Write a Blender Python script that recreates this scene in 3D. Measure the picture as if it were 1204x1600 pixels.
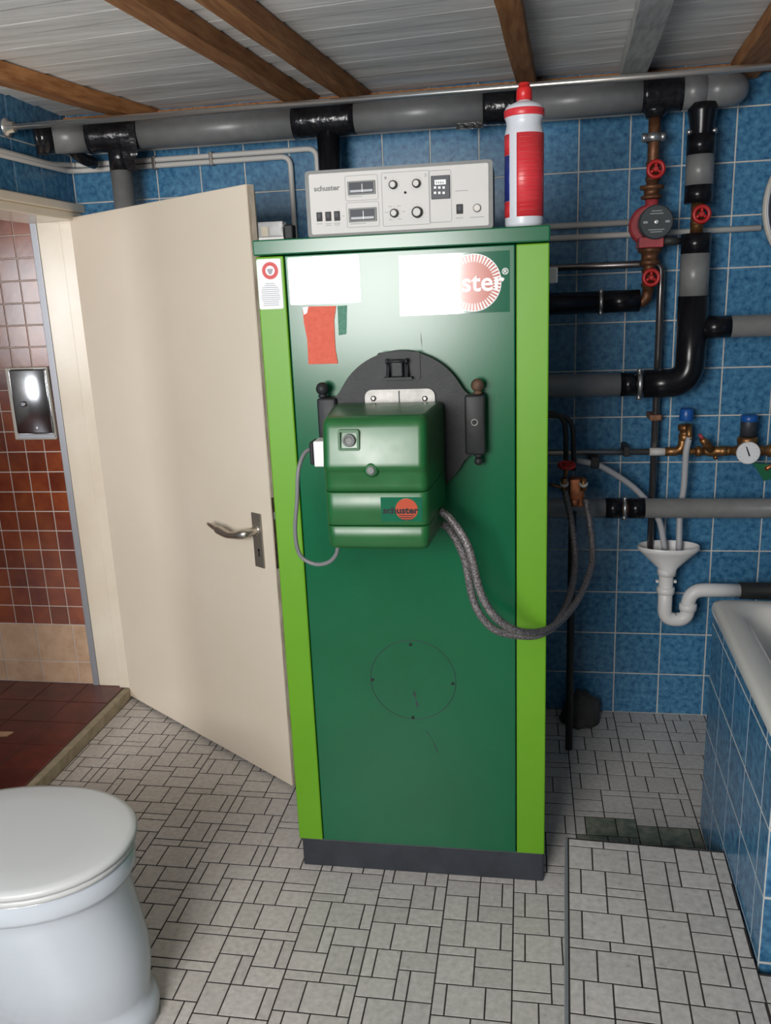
import bpy, bmesh, math, random
from mathutils import Vector, Matrix

random.seed(7)
for o in list(bpy.data.objects):
    bpy.data.objects.remove(o)
SC = bpy.context.scene
COL = SC.collection
PI = math.pi

# ------------------------------------------------------------------ camera
CF = 1310.235                                   # focal length in pixels of the 1204x1600 frame
CP = Vector((-0.3118, -2.7851, 1.4653))
YAW, PIT, ROL = 0.169054, 0.254085, -0.041535
fw = Vector((-math.sin(YAW) * math.cos(PIT), math.cos(YAW) * math.cos(PIT), -math.sin(PIT)))
rt0 = Vector((math.cos(YAW), math.sin(YAW), 0))
up0 = rt0.cross(fw)
rt = rt0 * math.cos(ROL) + up0 * math.sin(ROL)
up = -rt0 * math.sin(ROL) + up0 * math.cos(ROL)
cam = bpy.data.cameras.new('camera')
cam_o = bpy.data.objects.new('camera', cam)
COL.objects.link(cam_o)
cam_o.matrix_world = Matrix(((rt.x, up.x, -fw.x, CP.x), (rt.y, up.y, -fw.y, CP.y), (rt.z, up.z, -fw.z, CP.z), (0, 0, 0, 1)))
cam.sensor_fit = 'VERTICAL'
cam.sensor_height = 36.0
cam.lens = CF / 1600 * 36.0
cam.clip_start = 0.02
SC.camera = cam_o

# ------------------------------------------------------------------ world, light, exposure
wd = bpy.data.worlds.new('world')
SC.world = wd
wd.use_nodes = True
wd.node_tree.nodes['Background'].inputs[0].default_value = (0.62, 0.74, 0.9, 1)
wd.node_tree.nodes['Background'].inputs[1].default_value = 0.15


def area(name, loc, rot, sx, sy, power, col):
    l = bpy.data.lights.new(name, 'AREA')
    l.shape = 'RECTANGLE'
    l.size, l.size_y = sx, sy
    l.energy = power
    l.color = col
    o = bpy.data.objects.new(name, l)
    COL.objects.link(o)
    o.location = loc
    o.rotation_euler = rot
    return o


# daylight entering by the window of this room (behind the camera) and by the window of the room beyond the door
area('window_daylight', (-1.08, -3.52, 1.545), (PI / 2, 0, 0), 0.88, 0.80, 60, (1.0, 0.985, 0.965))
area('beyond_window_daylight', (-4.1, -3.9, 1.45), (PI / 2, 0, 0), 1.0, 0.9, 46, (0.97, 0.98, 1.0))
SC.view_settings.view_transform = 'Standard'
SC.view_settings.look = 'None'
SC.view_settings.gamma = 1
SC.view_settings.use_curve_mapping = False
SC.view_settings.exposure = 0.2


def at(px, py, Y):
    """point of the place seen at photo pixel (px, py) at real depth Y"""
    d = rt * ((px - 602) / CF) + up * (-(py - 800) / CF) + fw
    return CP + d * ((Y - CP.y) / d.y)


def atx(px, py, X):
    d = rt * ((px - 602) / CF) + up * (-(py - 800) / CF) + fw
    return CP + d * ((X - CP.x) / d.x)


def atz(px, py, Z):
    d = rt * ((px - 602) / CF) + up * (-(py - 800) / CF) + fw
    return CP + d * ((Z - CP.z) / d.z)


# ------------------------------------------------------------------ materials
def mat(name, c1, rough=0.5, metal=0.0, c2=None, scale=8.0, detail=4.0, bump=0.0, bscale=None, stretch=None, rnd=0.0,
        coat=0.0, spec=0.5, trans=0.0, lo=0.35, hi=0.65, rough2=None):
    m = bpy.data.materials.new(name)
    m.use_nodes = True
    nt = m.node_tree
    N, L = nt.nodes, nt.links
    b = N['Principled BSDF']
    b.inputs['Roughness'].default_value = rough
    b.inputs['Metallic'].default_value = metal
    b.inputs['Base Color'].default_value = (*c1, 1)
    b.inputs['Specular IOR Level'].default_value = spec
    b.inputs['Coat Weight'].default_value = coat
    b.inputs['Coat Roughness'].default_value = 0.08
    if trans:
        b.inputs['Transmission Weight'].default_value = trans
    need = c2 is not None or bump or rough2 is not None
    if need:
        g = N.new('ShaderNodeNewGeometry')
        mp = N.new('ShaderNodeMapping')
        L.new(g.outputs['Position'], mp.inputs['Vector'])
        if stretch:
            mp.inputs['Scale'].default_value = stretch
        nz = N.new('ShaderNodeTexNoise')
        nz.inputs['Scale'].default_value = scale
        nz.inputs['Detail'].default_value = detail
        nz.inputs['Roughness'].default_value = 0.6
        L.new(mp.outputs[0], nz.inputs['Vector'])
    src = None
    if c2 is not None:
        rmp = N.new('ShaderNodeValToRGB')
        rmp.color_ramp.elements[0].position = lo
        rmp.color_ramp.elements[1].position = hi
        rmp.color_ramp.elements[0].color = (*c1, 1)
        rmp.color_ramp.elements[1].color = (*c2, 1)
        L.new(nz.outputs['Fac'], rmp.inputs['Fac'])
        src = rmp.outputs[0]
    if rnd:
        oi = N.new('ShaderNodeObjectInfo')
        mr = N.new('ShaderNodeMapRange')
        mr.inputs['To Min'].default_value = 1 - rnd
        mr.inputs['To Max'].default_value = 1 + rnd
        L.new(oi.outputs['Random'], mr.inputs['Value'])
        hs = N.new('ShaderNodeHueSaturation')
        L.new(mr.outputs[0], hs.inputs['Value'])
        if src:
            L.new(src, hs.inputs['Color'])
        else:
            hs.inputs['Color'].default_value = (*c1, 1)
        src = hs.outputs[0]
    if src:
        L.new(src, b.inputs['Base Color'])
    if rough2 is not None:
        mr2 = N.new('ShaderNodeMapRange')
        mr2.inputs['From Min'].default_value = 0.3
        mr2.inputs['From Max'].default_value = 0.7
        mr2.inputs['To Min'].default_value = rough
        mr2.inputs['To Max'].default_value = rough2
        L.new(nz.outputs['Fac'], mr2.inputs['Value'])
        L.new(mr2.outputs[0], b.inputs['Roughness'])
    if bump:
        bp = N.new('ShaderNodeBump')
        bp.inputs['Strength'].default_value = bump
        bp.inputs['Distance'].default_value = 0.004
        if bscale:
            nb = N.new('ShaderNodeTexNoise')
            nb.inputs['Scale'].default_value = bscale
            nb.inputs['Detail'].default_value = 3
            L.new(mp.outputs[0], nb.inputs['Vector'])
            L.new(nb.outputs['Fac'], bp.inputs['Height'])
        else:
            L.new(nz.outputs['Fac'], bp.inputs['Height'])
        L.new(bp.outputs[0], b.inputs['Normal'])
    return m


M = {}
M['blue_tile'] = mat('blue_tile', (0.016, 0.092, 0.215), 0.24, c2=(0.10, 0.285, 0.45), scale=55, detail=9, rnd=0.12, bump=0.03, bscale=30, lo=0.32, hi=0.71)
M['grout'] = mat('grout', (0.48, 0.47, 0.44), 0.9, c2=(0.60, 0.585, 0.55), scale=12)
M['floor_tile'] = mat('floor_tile', (0.41, 0.38, 0.355), 0.26, c2=(0.56, 0.525, 0.495), scale=70, detail=8, rnd=0.07, bump=0.06, bscale=90, lo=0.32, hi=0.68, rough2=0.42)
M['stain_shade_tile'] = mat('stain_shade_tile', (0.09, 0.12, 0.09), 0.5, c2=(0.26, 0.26, 0.20), scale=30, detail=5)  # greenish stained tile, with shade painted into its dark tone
M['floor_grout'] = mat('floor_grout', (0.018, 0.013, 0.013), 0.9, c2=(0.035, 0.025, 0.022), scale=20)
M['red_tile'] = mat('red_tile', (0.15, 0.024, 0.010), 0.17, c2=(0.26, 0.06, 0.016), scale=9, rnd=0.22, bump=0.05, bscale=25)
M['beige_tile'] = mat('beige_tile', (0.50, 0.31, 0.19), 0.3, c2=(0.62, 0.42, 0.28), scale=16, rnd=0.06)
M['red_floor'] = mat('red_floor', (0.075, 0.012, 0.009), 0.35, c2=(0.13, 0.024, 0.016), scale=14, rnd=0.12)
M['red_grout'] = mat('red_grout', (0.10, 0.06, 0.05), 0.9)
M['cream_grout'] = mat('cream_grout', (0.60, 0.52, 0.47), 0.9)
M['plaster'] = mat('plaster', (0.28, 0.27, 0.255), 0.9, c2=(0.33, 0.32, 0.30), scale=5)
M['ceiling'] = mat('ceiling', (0.62, 0.60, 0.57), 0.6, c2=(0.90, 0.89, 0.865), scale=6, detail=8, stretch=(0.6, 9, 9), lo=0.3, hi=0.7, bump=0.15, bscale=20)
M['ceiling_gap'] = mat('ceiling_gap', (0.30, 0.28, 0.25), 0.9)
M['batten'] = mat('batten', (0.24, 0.085, 0.022), 0.7, c2=(0.42, 0.19, 0.065), scale=5, detail=6, stretch=(14, 1.2, 14), bump=0.3)
M['batten_white'] = mat('batten_white', (0.36, 0.35, 0.33), 0.7, c2=(0.50, 0.49, 0.47), scale=9, stretch=(9, 1.2, 9), bump=0.3)
M['rust'] = mat('rust', (0.13, 0.05, 0.02), 0.8, c2=(0.28, 0.14, 0.08), scale=60)
M['door_paint'] = mat('door_paint', (0.78, 0.68, 0.55), 0.42, c2=(0.82, 0.72, 0.60), scale=2.2, bump=0.03, bscale=60)
M['frame_paint'] = mat('frame_paint', (0.70, 0.61, 0.48), 0.24, c2=(0.76, 0.68, 0.56), scale=4)
M['bare_wood'] = mat('bare_wood', (0.36, 0.29, 0.22), 0.8, c2=(0.60, 0.52, 0.42), scale=14, stretch=(6, 6, 1))
M['green'] = mat('green', (0.001, 0.095, 0.036), 0.24, c2=(0.001, 0.110, 0.043), scale=3, bump=0.005, bscale=120, spec=0.48)
M['lime'] = mat('lime', (0.112, 0.305, 0.006), 0.45, c2=(0.122, 0.325, 0.008), scale=3, bump=0.02, bscale=120)
M['burner_green'] = mat('burner_green', (0.008, 0.085, 0.018), 0.30, c2=(0.012, 0.115, 0.028), scale=7, spec=0.6, rough2=0.42)
M['plinth'] = mat('plinth', (0.022, 0.026, 0.034), 0.5, c2=(0.035, 0.04, 0.05), scale=14)
M['iron'] = mat('iron', (0.013, 0.014, 0.015), 0.5, c2=(0.022, 0.023, 0.025), scale=25, bump=0.08, bscale=160, spec=0.3)
M['iron_rust'] = mat('iron_rust', (0.05, 0.03, 0.02), 0.7, c2=(0.12, 0.06, 0.03), scale=60)
M['white_gloss'] = mat('white_gloss', (0.80, 0.80, 0.78), 0.12, spec=0.8, coat=0.6)
M['label_white'] = mat('label_white', (0.74, 0.74, 0.76), 0.5)
M['label_red'] = mat('label_red', (0.55, 0.05, 0.05), 0.5)
M['label_grey'] = mat('label_grey', (0.30, 0.30, 0.32), 0.6)
M['logo_green'] = mat('logo_green', (0.006, 0.11, 0.055), 0.10, spec=0.8, coat=1.0)
M['logo_red'] = mat('logo_red', (0.42, 0.07, 0.035), 0.2, spec=0.6, coat=0.6)
M['logo_white'] = mat('logo_white', (0.80, 0.80, 0.78), 0.2, coat=0.6)
M['orange_tag'] = mat('orange_tag', (0.55, 0.065, 0.025), 0.6, c2=(0.62, 0.09, 0.04), scale=90, bump=0.2)
M['residue'] = mat('residue', (0.035, 0.16, 0.10), 0.7, c2=(0.10, 0.25, 0.18), scale=160)
M['faceplate'] = mat('faceplate', (0.58, 0.56, 0.535), 0.5, spec=0.3)
M['case_grey'] = mat('case_grey', (0.14, 0.145, 0.14), 0.5, c2=(0.17, 0.175, 0.165), scale=20)
M['line_grey'] = mat('line_grey', (0.30, 0.30, 0.30), 0.6)
M['black'] = mat('black', (0.012, 0.012, 0.014), 0.5, spec=0.25)
M['dark_glass'] = mat('dark_glass', (0.03, 0.035, 0.045), 0.4, spec=0.2)
M['meter_face'] = mat('meter_face', (0.30, 0.31, 0.33), 0.4)
M['needle'] = mat('needle', (0.75, 0.75, 0.75), 0.4)
M['pale_button'] = mat('pale_button', (0.55, 0.50, 0.46), 0.4)
M['bottle_white'] = mat('bottle_white', (0.62, 0.64, 0.68), 0.35)
M['bottle_red'] = mat('bottle_red', (0.60, 0.025, 0.035), 0.35, c2=(0.68, 0.05, 0.06), scale=8, stretch=(1, 1, 40))
M['bottle_blue'] = mat('bottle_blue', (0.02, 0.035, 0.20), 0.35)
M['cap_red'] = mat('cap_red', (0.62, 0.02, 0.02), 0.35)
M['insulation'] = mat('insulation', (0.17, 0.172, 0.172), 0.36, c2=(0.20, 0.20, 0.20), scale=30)
M['tape'] = mat('tape', (0.008, 0.008, 0.010), 0.2, c2=(0.014, 0.014, 0.016), scale=60, bump=0.6, bscale=45, spec=0.35)
M['foam_black'] = mat('foam_black', (0.007, 0.007, 0.009), 0.24, spec=0.3)
M['galv'] = mat('galv', (0.55, 0.55, 0.55), 0.35, 0.9)
M['chrome'] = mat('chrome', (0.72, 0.68, 0.64), 0.28, 0.9)
M['steel_pipe'] = mat('steel_pipe', (0.30, 0.27, 0.25), 0.32, 0.9)
M['dark_pipe'] = mat('dark_pipe', (0.22, 0.20, 0.20), 0.25, 0.85)
M['copper_dirty'] = mat('copper_dirty', (0.11, 0.045, 0.022), 0.5, 0.6, c2=(0.22, 0.10, 0.05), scale=50)
M['copper'] = mat('copper', (0.50, 0.19, 0.09), 0.4, 0.8, c2=(0.33, 0.11, 0.05), scale=60)
M['brass'] = mat('brass', (0.34, 0.18, 0.065), 0.42, 0.8, c2=(0.20, 0.09, 0.04), scale=70)
M['pump_red'] = mat('pump_red', (0.30, 0.03, 0.04), 0.5, c2=(0.40, 0.05, 0.06), scale=40)
M['wheel_red'] = mat('wheel_red', (0.40, 0.012, 0.012), 0.4)
M['pump_plate'] = mat('pump_plate', (0.05, 0.06, 0.065), 0.3)
M['white_tube'] = mat('white_tube', (0.58, 0.56, 0.53), 0.5)
M['white_plastic'] = mat('white_plastic', (0.70, 0.69, 0.68), 0.4)
M['blue_cap'] = mat('blue_cap', (0.01, 0.085, 0.33), 0.35)
M['green_lever'] = mat('green_lever', (0.01, 0.12, 0.05), 0.4)
M['rubber'] = mat('rubber', (0.02, 0.02, 0.02), 0.6)
M['grey_hose'] = mat('grey_hose', (0.40, 0.40, 0.42), 0.4)
M['grey_cable'] = mat('grey_cable', (0.17, 0.17, 0.175), 0.5)
M['ceramic'] = mat('ceramic', (0.52, 0.56, 0.61), 0.14, spec=0.6, coat=0.4)
M['seat_plastic'] = mat('seat_plastic', (0.54, 0.545, 0.54), 0.3)
M['enamel'] = mat('enamel', (0.62, 0.60, 0.56), 0.2, spec=0.6)
M['kerb'] = mat('kerb', (0.24, 0.20, 0.13), 0.8, c2=(0.34, 0.29, 0.20), scale=25, bump=0.3)
M['alu'] = mat('alu', (0.36, 0.37, 0.40), 0.45, 0.6)
M['steel_plate'] = mat('steel_plate', (0.30, 0.31, 0.33), 0.16, 1.0, c2=(0.42, 0.43, 0.45), scale=9)
M['handle_metal'] = mat('handle_metal', (0.55, 0.50, 0.43), 0.3, 0.9)
M['plate_metal'] = mat('plate_metal', (0.40, 0.36, 0.31), 0.42, 0.8)
M['lock_rust'] = mat('lock_rust', (0.06, 0.045, 0.03), 0.6, 0.4, c2=(0.16, 0.11, 0.06), scale=60)
M['mirror'] = mat('mirror', (0.85, 0.87, 0.88), 0.03, 1.0)
M['rim_cream'] = mat('rim_cream', (0.55, 0.52, 0.46), 0.4)
M['rag'] = mat('rag', (0.04, 0.042, 0.038), 0.9, c2=(0.065, 0.065, 0.06), scale=20)
M['clear'] = mat('clear', (0.85, 0.83, 0.80), 0.12, trans=0.75)
M['yellow'] = mat('yellow', (0.65, 0.50, 0.16), 0.5)
M['silver_cast'] = mat('silver_cast', (0.34, 0.33, 0.31), 0.45, 0.4, c2=(0.24, 0.23, 0.22), scale=30)


def braid_mat():
    m = bpy.data.materials.new('braided_hose')
    m.use_nodes = True
    N, L = m.node_tree.nodes, m.node_tree.links
    b = N['Principled BSDF']
    g = N.new('ShaderNodeNewGeometry')
    v = N.new('ShaderNodeTexNoise')
    v.inputs['Scale'].default_value = 260
    v.inputs['Detail'].default_value = 2
    L.new(g.outputs['Position'], v.inputs['Vector'])
    r = N.new('ShaderNodeValToRGB')
    r.color_ramp.elements[0].position = 0.42
    r.color_ramp.elements[0].color = (0.075, 0.068, 0.07, 1)
    r.color_ramp.elements[1].position = 0.58
    r.color_ramp.elements[1].color = (0.24, 0.215, 0.215, 1)
    L.new(v.outputs['Fac'], r.inputs['Fac'])
    L.new(r.outputs[0], b.inputs['Base Color'])
    b.inputs['Roughness'].default_value = 0.5
    b.inputs['Metallic'].default_value = 0.3
    return m


M['braid'] = braid_mat()


# ------------------------------------------------------------------ mesh helpers
class MB:
    """collects shapes into one mesh"""

    def __init__(s):
        s.v, s.f, s.sm = [], [], []

    def add(s, vs, fs, smooth=False):
        n = len(s.v)
        s.v += [tuple(v) for v in vs]
        for f in fs:
            s.f.append([i + n for i in f])
            s.sm.append(smooth)
        return s

    def xf(s, mtx):
        s.v = [tuple(mtx @ Vector(v)) for v in s.v]
        return s

    def join(s, o):
        n = len(s.v)
        s.v += o.v
        s.f += [[i + n for i in f] for f in o.f]
        s.sm += o.sm
        return s

    def box(s, x0, x1, y0, y1, z0, z1, bev=0.0, seg=2):
        bm = bmesh.new()
        bmesh.ops.create_cube(bm, size=1)
        for v in bm.verts:
            v.co = Vector((x0 + (v.co.x + .5) * (x1 - x0), y0 + (v.co.y + .5) * (y1 - y0), z0 + (v.co.z + .5) * (z1 - z0)))
        if bev:
            bmesh.ops.bevel(bm, geom=bm.edges[:], offset=bev, segments=seg, affect='EDGES', profile=0.5)
        bm.verts.index_update()
        s.add([v.co for v in bm.verts], [[v.index for v in f.verts] for f in bm.faces], bev > 0.004)
        bm.free()
        return s

    def tube(s, pts, r, n=12, caps=True):
        pts = [Vector(p) for p in pts]
        rs = r if isinstance(r, (list, tuple)) else [r] * len(pts)
        k = len(pts)
        tang = []
        for i in range(k):
            a = pts[max(i - 1, 0)]
            b = pts[min(i + 1, k - 1)]
            t = (b - a)
            tang.append(t.normalized() if t.length > 1e-9 else Vector((0, 0, 1)))
        ref = Vector((0, 0, 1)) if abs(tang[0].z) < 0.9 else Vector((1, 0, 0))
        u = tang[0].cross(ref).normalized()
        vs = []
        for i in range(k):
            u = (u - tang[i] * u.dot(tang[i])).normalized()
            w = tang[i].cross(u)
            for j in range(n):
                a = 2 * PI * j / n
                vs.append(pts[i] + (u * math.cos(a) + w * math.sin(a)) * rs[i])
        fs = []
        for i in range(k - 1):
            for j in range(n):
                fs.append([i * n + j, i * n + (j + 1) % n, (i + 1) * n + (j + 1) % n, (i + 1) * n + j])
        s.add(vs, fs, True)
        if caps:
            m = len(s.v) - k * n
            s.f.append([m + j for j in range(n)][::-1]); s.sm.append(False)
            s.f.append([m + (k - 1) * n + j for j in range(n)]); s.sm.append(False)
        return s

    def lathe(s, prof, origin, axis=(0, 0, 1), n=24, smooth=True):
        """prof: list of (radius, height along axis)"""
        ax = Vector(axis).normalized()
        ref = Vector((0, 0, 1)) if abs(ax.z) < 0.9 else Vector((1, 0, 0))
        u = ax.cross(ref).normalized()
        w = ax.cross(u)
        o = Vector(origin)
        vs, fs = [], []
        for r, h in prof:
            for j in range(n):
                a = 2 * PI * j / n
                vs.append(o + ax * h + (u * math.cos(a) + w * math.sin(a)) * max(r, 1e-5))
        for i in range(len(prof) - 1):
            for j in range(n):
                fs.append([i * n + j, i * n + (j + 1) % n, (i + 1) * n + (j + 1) % n, (i + 1) * n + j])
        s.add(vs, fs, smooth)
        m = len(s.v) - len(prof) * n
        s.f.append([m + j for j in range(n)][::-1]); s.sm.append(False)
        s.f.append([m + (len(prof) - 1) * n + j for j in range(n)]); s.sm.append(False)
        return s

    def torus(s, c, axis, R, r, n=24, k=8):
        ax = Vector(axis).normalized()
        ref = Vector((0, 0, 1)) if abs(ax.z) < 0.9 else Vector((1, 0, 0))
        u = ax.cross(ref).normalized()
        w = ax.cross(u)
        c = Vector(c)
        vs, fs = [], []
        for i in range(n):
            a = 2 * PI * i / n
            d = u * math.cos(a) + w * math.sin(a)
            for j in range(k):
                b = 2 * PI * j / k
                vs.append(c + d * (R + r * math.cos(b)) + ax * (r * math.sin(b)))
        for i in range(n):
            for j in range(k):
                fs.append([i * k + j, i * k + (j + 1) % k, ((i + 1) % n) * k + (j + 1) % k, ((i + 1) % n) * k + j])
        return s.add(vs, fs, True)

    def prism(s, outline, y0, y1, axis='y'):
        """outline in (x, z), extruded from y0 to y1 (or in (x, y) from z0 to z1 with axis 'z')"""
        n = len(outline)
        if axis == 'y':
            vs = [(a, y0, b) for a, b in outline] + [(a, y1, b) for a, b in outline]
        elif axis == 'z':
            vs = [(a, b, y0) for a, b in outline] + [(a, b, y1) for a, b in outline]
        else:
            vs = [(y0, a, b) for a, b in outline] + [(y1, a, b) for a, b in outline]
        fs = [list(range(n)), list(range(n, 2 * n))[::-1]]
        for i in range(n):
            j = (i + 1) % n
            fs.append([i, j, n + j, n + i])
        return s.add(vs, fs)

    def loft(s, loops, cap0=True, cap1=True, smooth=True):
        n = len(loops[0])
        vs = [p for l in loops for p in l]
        fs = []
        for i in range(len(loops) - 1):
            for j in range(n):
                fs.append([i * n + j, i * n + (j + 1) % n, (i + 1) * n + (j + 1) % n, (i + 1) * n + j])
        s.add(vs, fs, smooth)
        m = len(s.v) - len(vs)
        if cap0:
            s.f.append([m + j for j in range(n)][::-1]); s.sm.append(False)
        if cap1:
            s.f.append([m + (len(loops) - 1) * n + j for j in range(n)]); s.sm.append(False)
        return s

    def mesh(s, name):
        me = bpy.data.meshes.new(name)
        me.from_pydata(s.v, [], s.f)
        me.polygons.foreach_set('use_smooth', s.sm)
        bm = bmesh.new()
        bm.from_mesh(me)
        bmesh.ops.recalc_face_normals(bm, faces=bm.faces[:])
        bm.to_mesh(me)
        bm.free()
        me.update()
        return me

    def build(s, name, m, parent=None, label=None):
        me = s.mesh(name)
        me.materials.append(M[m])
        return put(name, me, parent, label)


def put(name, me, parent=None, label=None):
    o = bpy.data.objects.new(name, me)
    COL.objects.link(o)
    if parent is not None:
        o.parent = parent
        o.matrix_parent_inverse = wm(parent).inverted()
    if label:
        o['label'] = label
    return o


def wm(o):
    m = Matrix.LocRotScale(o.location, o.rotation_euler, o.scale)
    if o.parent is not None:
        m = wm(o.parent) @ o.matrix_parent_inverse @ m
    return m


def tag(o, label=None, cat=None, group=None, kind=None):
    if label: o['label'] = label
    if cat: o['category'] = cat
    if group: o['group'] = group
    if kind: o['kind'] = kind
    return o


def thing(name, label, cat, loc, group=None):
    o = bpy.data.objects.new(name, None)
    o.empty_display_size = 0.05
    COL.objects.link(o)
    o.location = loc
    return tag(o, label, cat, group)


def struct(o, label=None, cat=None):
    return tag(o, label, cat, kind='structure')


def fillet(pts, rad, seg=6):
    """polyline with rounded corners"""
    pts = [Vector(p) for p in pts]
    out = [pts[0]]
    for i in range(1, len(pts) - 1):
        a, b, c = pts[i - 1], pts[i], pts[i + 1]
        d1, d2 = (a - b), (c - b)
        r = min(rad, d1.length * .49, d2.length * .49)
        p1, p2 = b + d1.normalized() * r, b + d2.normalized() * r
        for k in range(seg + 1):
            t = k / seg
            out.append(p1 * (1 - t) ** 2 + b * 2 * t * (1 - t) + p2 * t * t)
    out.append(pts[-1])
    return out


def spline(pts, seg=8):
    """Catmull-Rom through the points"""
    P = [Vector(p) for p in pts]
    P = [P[0] * 2 - P[1]] + P + [P[-1] * 2 - P[-2]]
    out = []
    for i in range(1, len(P) - 2):
        for k in range(seg):
            t = k / seg
            a, b, c, d = P[i - 1], P[i], P[i + 1], P[i + 2]
            out.append(0.5 * ((2 * b) + (c - a) * t + (2 * a - 5 * b + 4 * c - d) * t * t + (3 * b - a - 3 * c + d) * t ** 3))
    out.append(P[-2])
    return out


def rrect(x0, x1, z0, z1, r, seg=5):
    out = []
    for cx, cz, a0 in ((x1 - r, z1 - r, 0), (x0 + r, z1 - r, PI / 2), (x0 + r, z0 + r, PI), (x1 - r, z0 + r, 3 * PI / 2)):
        for k in range(seg + 1):
            a = a0 + PI / 2 * k / seg
            out.append((cx + r * math.cos(a), cz + r * math.sin(a)))
    return out


def frame_line(x0, x1, z0, z1, r, w, y0, y1):
    """a thin raised outline, rounded rectangle, as a ring"""
    a = rrect(x0, x1, z0, z1, r)
    b = rrect(x0 + w, x1 - w, z0 + w, z1 - w, max(r - w, 1e-4))
    n = len(a)
    m = MB()
    vs = [(p, y0, q) for p, q in a] + [(p, y0, q) for p, q in b] + [(p, y1, q) for p, q in a] + [(p, y1, q) for p, q in b]
    fs = []
    for i in range(n):
        j = (i + 1) % n
        fs += [[i, j, n + j, n + i], [2 * n + i, 3 * n + i, 3 * n + j, 2 * n + j], [i, 2 * n + i, 2 * n + j, j], [n + i, n + j, 3 * n + j, 3 * n + i]]
    return m.add(vs, fs)


def text_mb(txt, size, x, z, y, width=None, depth=0.0006, bold=0.0, align='LEFT', shear=0.0):
    """lettering standing in the plane y facing -y; x, z = left end and baseline"""
    cu = bpy.data.curves.new('lettering', 'FONT')
    cu.body = txt
    cu.size = size
    cu.extrude = depth / 2
    cu.offset = bold
    cu.resolution_u = 3
    cu.align_x = align
    o = bpy.data.objects.new('lettering', cu)
    COL.objects.link(o)
    dg = bpy.context.evaluated_depsgraph_get()
    dg.update()
    me = bpy.data.meshes.new_from_object(o.evaluated_get(dg))
    vs = [v.co.copy() for v in me.vertices]
    fs = [list(p.vertices) for p in me.polygons]
    bpy.data.objects.remove(o)
    bpy.data.curves.remove(cu)
    bpy.data.meshes.remove(me)
    k = 1.0
    if width:
        xs = [v.x for v in vs]
        k = width / (max(xs) - min(xs))
    m = MB()
    m.add([(x + v.x * k, y - v.z, z + v.y) for v in vs], fs)
    return m


def disc_outline(cx, cz, r, n=40, a0=0, a1=2 * PI):
    return [(cx + r * math.cos(a0 + (a1 - a0) * i / n), cz + r * math.sin(a0 + (a1 - a0) * i / n)) for i in range(n)]


# ------------------------------------------------------------------ tiles
_tc = {}


def tile_mesh(w, h, t, mname, bev=0.0012):
    """tile in local x 0..w, z 0..h, back at y = 0, face at y = -t"""
    key = (round(w, 4), round(h, 4), t, mname)
    if key in _tc:
        return _tc[key]
    me = tile_mb(w, h, t, .0006 if mname in ('floor_tile', 'stain_shade_tile') else bev).mesh('tile')
    me.materials.append(M[mname])
    _tc[key] = me
    return me


def tile_mb(w, h, t, bev=0.0008):
    b = min(bev, w * .2, h * .2)
    v = []
    for y, k in ((0, 0), (-t + b * .7, 0), (-t, b)):
        v += [(k, y, k), (w - k, y, k), (w - k, y, h - k), (k, y, h - k)]
    f = [[8, 9, 10, 11]]
    for a in (0, 4):
        for i in range(4):
            j = (i + 1) % 4
            f.append([a + i, a + j, a + 4 + j, a + 4 + i])
    return MB().add(v, f)


def place_tile(name, w, h, t, mname, mtx, parent):
    o = put(name, tile_mesh(w, h, t, mname), parent)
    o.matrix_parent_inverse = Matrix.Identity(4)
    if parent is not None:
        pm = wm(parent)
        mtx = pm.inverted() @ mtx if pm != Matrix.Identity(4) else mtx
    o.matrix_basis = mtx
    return o


def T(x, y, z):
    return Matrix.Translation((x, y, z))


RZ90 = Matrix.Rotation(PI / 2, 4, 'Z')
RXF = Matrix.Rotation(-PI / 2, 4, 'X')
G = 0.0044            # grout joint

# ------------------------------------------------------------------ back wall
CEIL = 2.068
XL, XR = -1.795, 1.75
wall_back = struct(MB().box(XL - 0.155, XR + 0.1, 0.0016, 0.12, -0.05, CEIL + 0.1).build('wall_back', 'grout'),
                   'blue tiled back wall with pale grout behind the boiler', 'wall')
rest = MB()
for i in range(-12, 12):
    x0, x1 = max(i * .15, XL), min((i + 1) * .15, XR)
    for j in range(14):
        z0, z1 = j * .15, (j + 1) * .15
        mtx = T(x0 + G / 2, 0.006, z0 + G / 2)
        if x1 < 0.76:
            place_tile('tile', x1 - x0 - G, z1 - z0 - G, 0.006, 'blue_tile', mtx, wall_back)
        else:
            rest.join(tile_mb(x1 - x0 - G, z1 - z0 - G, 0.006).xf(mtx))
tag(rest.build('tile_field', 'blue_tile', wall_back), kind='stuff')

# ------------------------------------------------------------------ left wall with the door opening
OY0, OY1, OZ = -0.97, -0.03, 1.76
wl = MB()
wl.box(-1.95, XL - 0.0016, OY0, OY1, OZ, CEIL + 0.1)
wl.box(-1.95, XL - 0.0016, -3.7, OY0, -0.05, CEIL + 0.1)
wl.box(-1.95, XL - 0.0016, OY1, 0.0016, -0.05, CEIL + 0.1)
wall_left = struct(wl.build('wall_left', 'grout'), 'blue tiled wall above the open cream door', 'wall')
rest = MB()
yj = [-0.0] + [-0.04 - .15 * k for k in range(24)]
for a, b in zip(yj[:-1], yj[1:]):
    for j in range(14):
        z0, z1 = j * .15, (j + 1) * .15
        if b > OY0 - .01 and z1 < OZ + 0.05:
            continue
        lo = max(z0, OZ + 0.03) if b > OY0 else z0
        mtx = T(XL - 0.006, b + G / 2, lo + G / 2) @ RZ90
        if z1 - lo < .02:
            continue
        if j >= 11 and b > -1.0:
            place_tile('tile', a - b - G, z1 - lo - G, 0.006, 'blue_tile', mtx, wall_left)
        else:
            rest.join(tile_mb(a - b - G, z1 - lo - G, 0.006).xf(mtx))
tag(rest.build('tile_field', 'blue_tile', wall_left), kind='stuff')

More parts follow.
